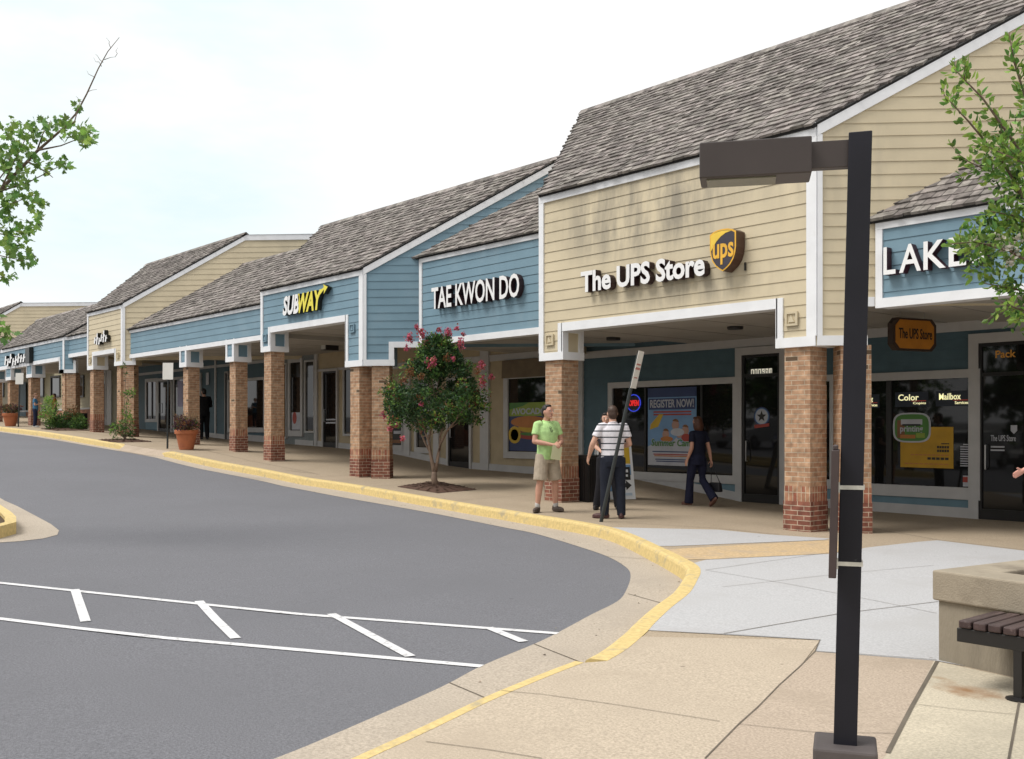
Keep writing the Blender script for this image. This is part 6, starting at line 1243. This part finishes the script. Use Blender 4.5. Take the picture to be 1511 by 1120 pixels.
# ---- sapling, shrub, plants in pots
def shrub(name, label, cat, base, lobes, mats, L_, stems, mats_leaf, W_=.45):
    t = thing(name, label, cat, base); tr = MB(); cr = MB()
    for e_ in stems: branch(tr, wob(base-Vector((0,0,.03)), e_, 4, .04), .016, .004, 5)
    tr.build('stem', M_BARK, t)
    for c, r, n, mm in lobes: clump(cr, c, r, n, L_, mm, W_)
    cr.build('foliage', mats_leaf, t); return t
mc = [tuple(gp(*p)[:2]) for p in ((160,652.5),(182,646.5),(206,650),(188,655))]; mc2 = mc; b = Vector((sum(p[0] for p in mc)/4, sum(p[1] for p in mc)/4, 0)); b.z = S(b.x, b.y); pit(sq(b.x, b.y, .65, .6), h=.05)
dp = (b-Vector((0,0,EYE))).dot(ey); A = lambda x, y, d=0: atd(x, y, dp+d)
shrub('sapling', 'thin sapling with low green shoots and one leaf tuft by the far cream columns', 'sapling', b,
    [(A(x, y, random.uniform(-.2,.2)), r*1.25, int(n*1.6), mm) for x, y, r, n, mm in ((178,640,.22,90,[0,1]),(188,630,.2,90,[0,1]),(176,628,.16,60,[0,1]),(190,618,.13,55,[1,1,2]),(186,607,.10,30,[1]),(168,633,.12,40,[1,2]),(191,645,.15,60,[0]),(187,598,.06,14,[1]),(191,582,.11,60,[0,1]),(194,578,.07,30,[1,2]),(186,553,.05,10,[0]),(182,540,.05,10,[0,1]),(180,580,.05,8,[1]))], None, .085,
    [A(186,598), A(189,575), A(183,535), A(180,620), A(170,625), A(195,620)], [LG, LM, LL], .35)
b = gp(95, 634); b.z = S(b.x, b.y); pit(sq(b.x+.1, b.y, 1.0, .6), h=.05); dp = (b-Vector((0,0,EYE))).dot(ey)
shrub('shrub', 'low dense green shrub in a mulch bed near the far blue front', 'shrub', b,
    [(A(x, y, random.uniform(-.3,.3)), r*1.45, int(n*3.6), mm) for x, y, r, n, mm in ((75,600,.22,80,[1,2]),(70,612,.22,90,[1,1,2]),(80,627,.22,150,[0,1]),(90,622,.2,120,[0,1]),(84,628,.28,140,[0]),(97,622,.28,130,[0,0,1]),(110,622,.26,120,[0,1]),(117,624,.2,80,[1]),(104,612,.16,50,[0,3]),(108,605,.12,24,[3,4]),(72,590,.12,30,[2]),(112,630,.2,80,[0]),(96,632,.2,80,[0]))], None, .085,
    [A(75,600), A(92,612), A(104,608), A(116,618)], [LG, LM, LL, LR, LST], .42)
for (q, pz_, nm, dxs) in ((q1, pot1, 'purple and straw coloured plants in the nearer terracotta pot', 1.0), (q2, pot2, 'dark green and purple plants in the far terracotta pot', .8)):
    lb = []; st = []
    for _ in range(26): v = rv(); c = pz_+Vector((v.x*.30, v.y*.30, .12+abs(v.z)*.2))*1.0; lb.append((c, .10, 26, [0,0,1,2]))
    for _ in range(10): v = rv(); c = pz_+Vector((v.x*.40, v.y*.40, .22+abs(v.z)*.22*dxs)); lb.append((c, .08, 14, [0,0,2])); st.append(c)
    t = shrub('potted_plant', nm, 'plant', pz_, lb, None, .075, st[:6], [LPU, LG, LR], .4)
    gs = MB()
    for _ in range(150): v = rv(); p = pz_+Vector((v.x*.12, v.y*.12, 0)); e_ = p+Vector((v.x*.28, v.y*.28, random.uniform(.3,.62)*dxs)); s_ = Vector((random.uniform(-1,1), random.uniform(-1,1), 0)).normalized()*.006; md = p.lerp(e_, .55)+Vector((0,0,.06)); gs.face([p-s_, p+s_, md+s_, md-s_]); gs.face([md-s_, md+s_, e_])
    gs.build('grass_blades', [LST], t)
# ---- unseen trees added across the car park to darken the shop window reflections
tb = MB(); random.seed(11)
for i in range(26):
    x = -75+i*4.2+random.uniform(-1,1); y = -26+random.uniform(-3,3); h = random.uniform(6,10); z0 = Rd(x, -10)
    for _ in range(26): v = rv(); clump(tb, Vector((x+v.x*2.4, y+v.y*1.6, z0+h*.52+v.z*h*.42)), 1.2, 22, .9, [0,0,1], .6)
tag(tb.build('reflection_treeline', [LG, LM]), 'unseen line of trees added across the car park to keep the shop windows dark', 'trees', kind='stuff')
# ================================================================== cars parked across the lane (the shop windows mirror them)
def car(x, y, rot, rgb, label, tall=1.0):
    z = Rd(x, y); t = thing('parked_car', label, 'car', (x, y, z), 'cars parked across the lane'); t.rotation_euler = (0,0,rot); m_ = mat('car_paint_%d' % int(rgb[0]*999+rgb[2]*99), rgb, .25, .03, spec=.6)
    L_, W_ = 2.25, .88; m = MB()
    pr = [(-L_,.35),(-L_,.72),(-2.05,.86),(-1.35,.92),(-.75,1.38*tall),(.75,1.42*tall),(1.35,.98),(2.1,.86),(L_,.68),(L_,.35)]
    rows = []
    for sx, k in ((-1,.0),(-.93,1),(.93,1),(1,0)):
        rows.append([Vector((sx*W_*(.80 if zz > 1.1 and k else 1), yy*(1 if k else .985), zz-(0 if k else .03))) for yy, zz in pr])
    n = len(pr); m.v = [v for r in rows for v in r]
    for i in range(3):
        for j in range(n): a = i*n+j; b = i*n+(j+1) % n; m.f.append((a, b, b+n, a+n)); m.m.append(0)
    m.f.append(tuple(range(n))); m.m.append(0); m.f.append(tuple(3*n+j for j in reversed(range(n)))); m.m.append(0); o = m.build('body', m_, None); o.parent = t
    for nm, ya, yb, za, zb in (('windscreen',-1.30,-.80,.95,1.33*tall),('rear_window',.80,1.30,1.36*tall,1.02)):
        m = MB(); w0, w1 = (.70,.62) if ya < 0 else (.62,.70); e = .015; m.hexa([(-w0,ya,za),(w0,ya,za),(w0,ya+.03,za-.04),(-w0,ya+.03,za-.04),(-w1,yb,zb),(w1,yb,zb),(w1,yb+.03,zb-.04),(-w1,yb+.03,zb-.04)]); m.v = [v+Vector((0,-e if ya < 0 else e,e*1.5)) for v in m.v]; o = m.build(nm, M_GLASS, None); o.parent = t
    for sx in (-1, 1):
        m = MB(); P = [(-1.05,.95),(1.05,1.0),(.70,1.30*tall),(-.70,1.28*tall)]; m.face([(sx*(W_*(1.0 if zz < 1.1 else .825)+.005), yy, zz) for yy, zz in P]); o = m.build('side_window', M_GLASS, None); o.parent = t
        m = MB(); m.box(sx*.62-.16, sx*.62+.16, -L_-.015, -L_+.05, .58, .70); o = m.build('headlight', mat('car_lamp', (.7,.7,.68), .2), None); o.parent = t
        for yy in (-1.38, 1.36):
            m = MB(); m.tube([(sx*.72,yy,.31),(sx*.90,yy,.31)], .31, 20); o = m.build('wheel', M_BLACK, None); o.parent = t; m = MB(); m.tube([(sx*.895,yy,.31),(sx*.91,yy,.31)], .19, 16); r = m.build('rim', MATS['steel'], None); r.parent = o
for x, y, rgb, nm, tl in ((-37.5,-5,(.5,.5,.5),'silver',1),(-31.2,-5.2,(.62,.62,.6),'white',1.08),(-27.6,-5,(.42,.42,.43),'grey',1),(-24.4,-5.1,(.05,.06,.12),'dark blue',1.05),(-18.0,-5,(.6,.6,.58),'cream white',1),(-14.6,-5.2,(.03,.03,.03),'black',1.1)):
    car(x, y, RAD(180+random.uniform(-3,3)), rgb, nm+' car parked across the lane opposite the shops', tl)
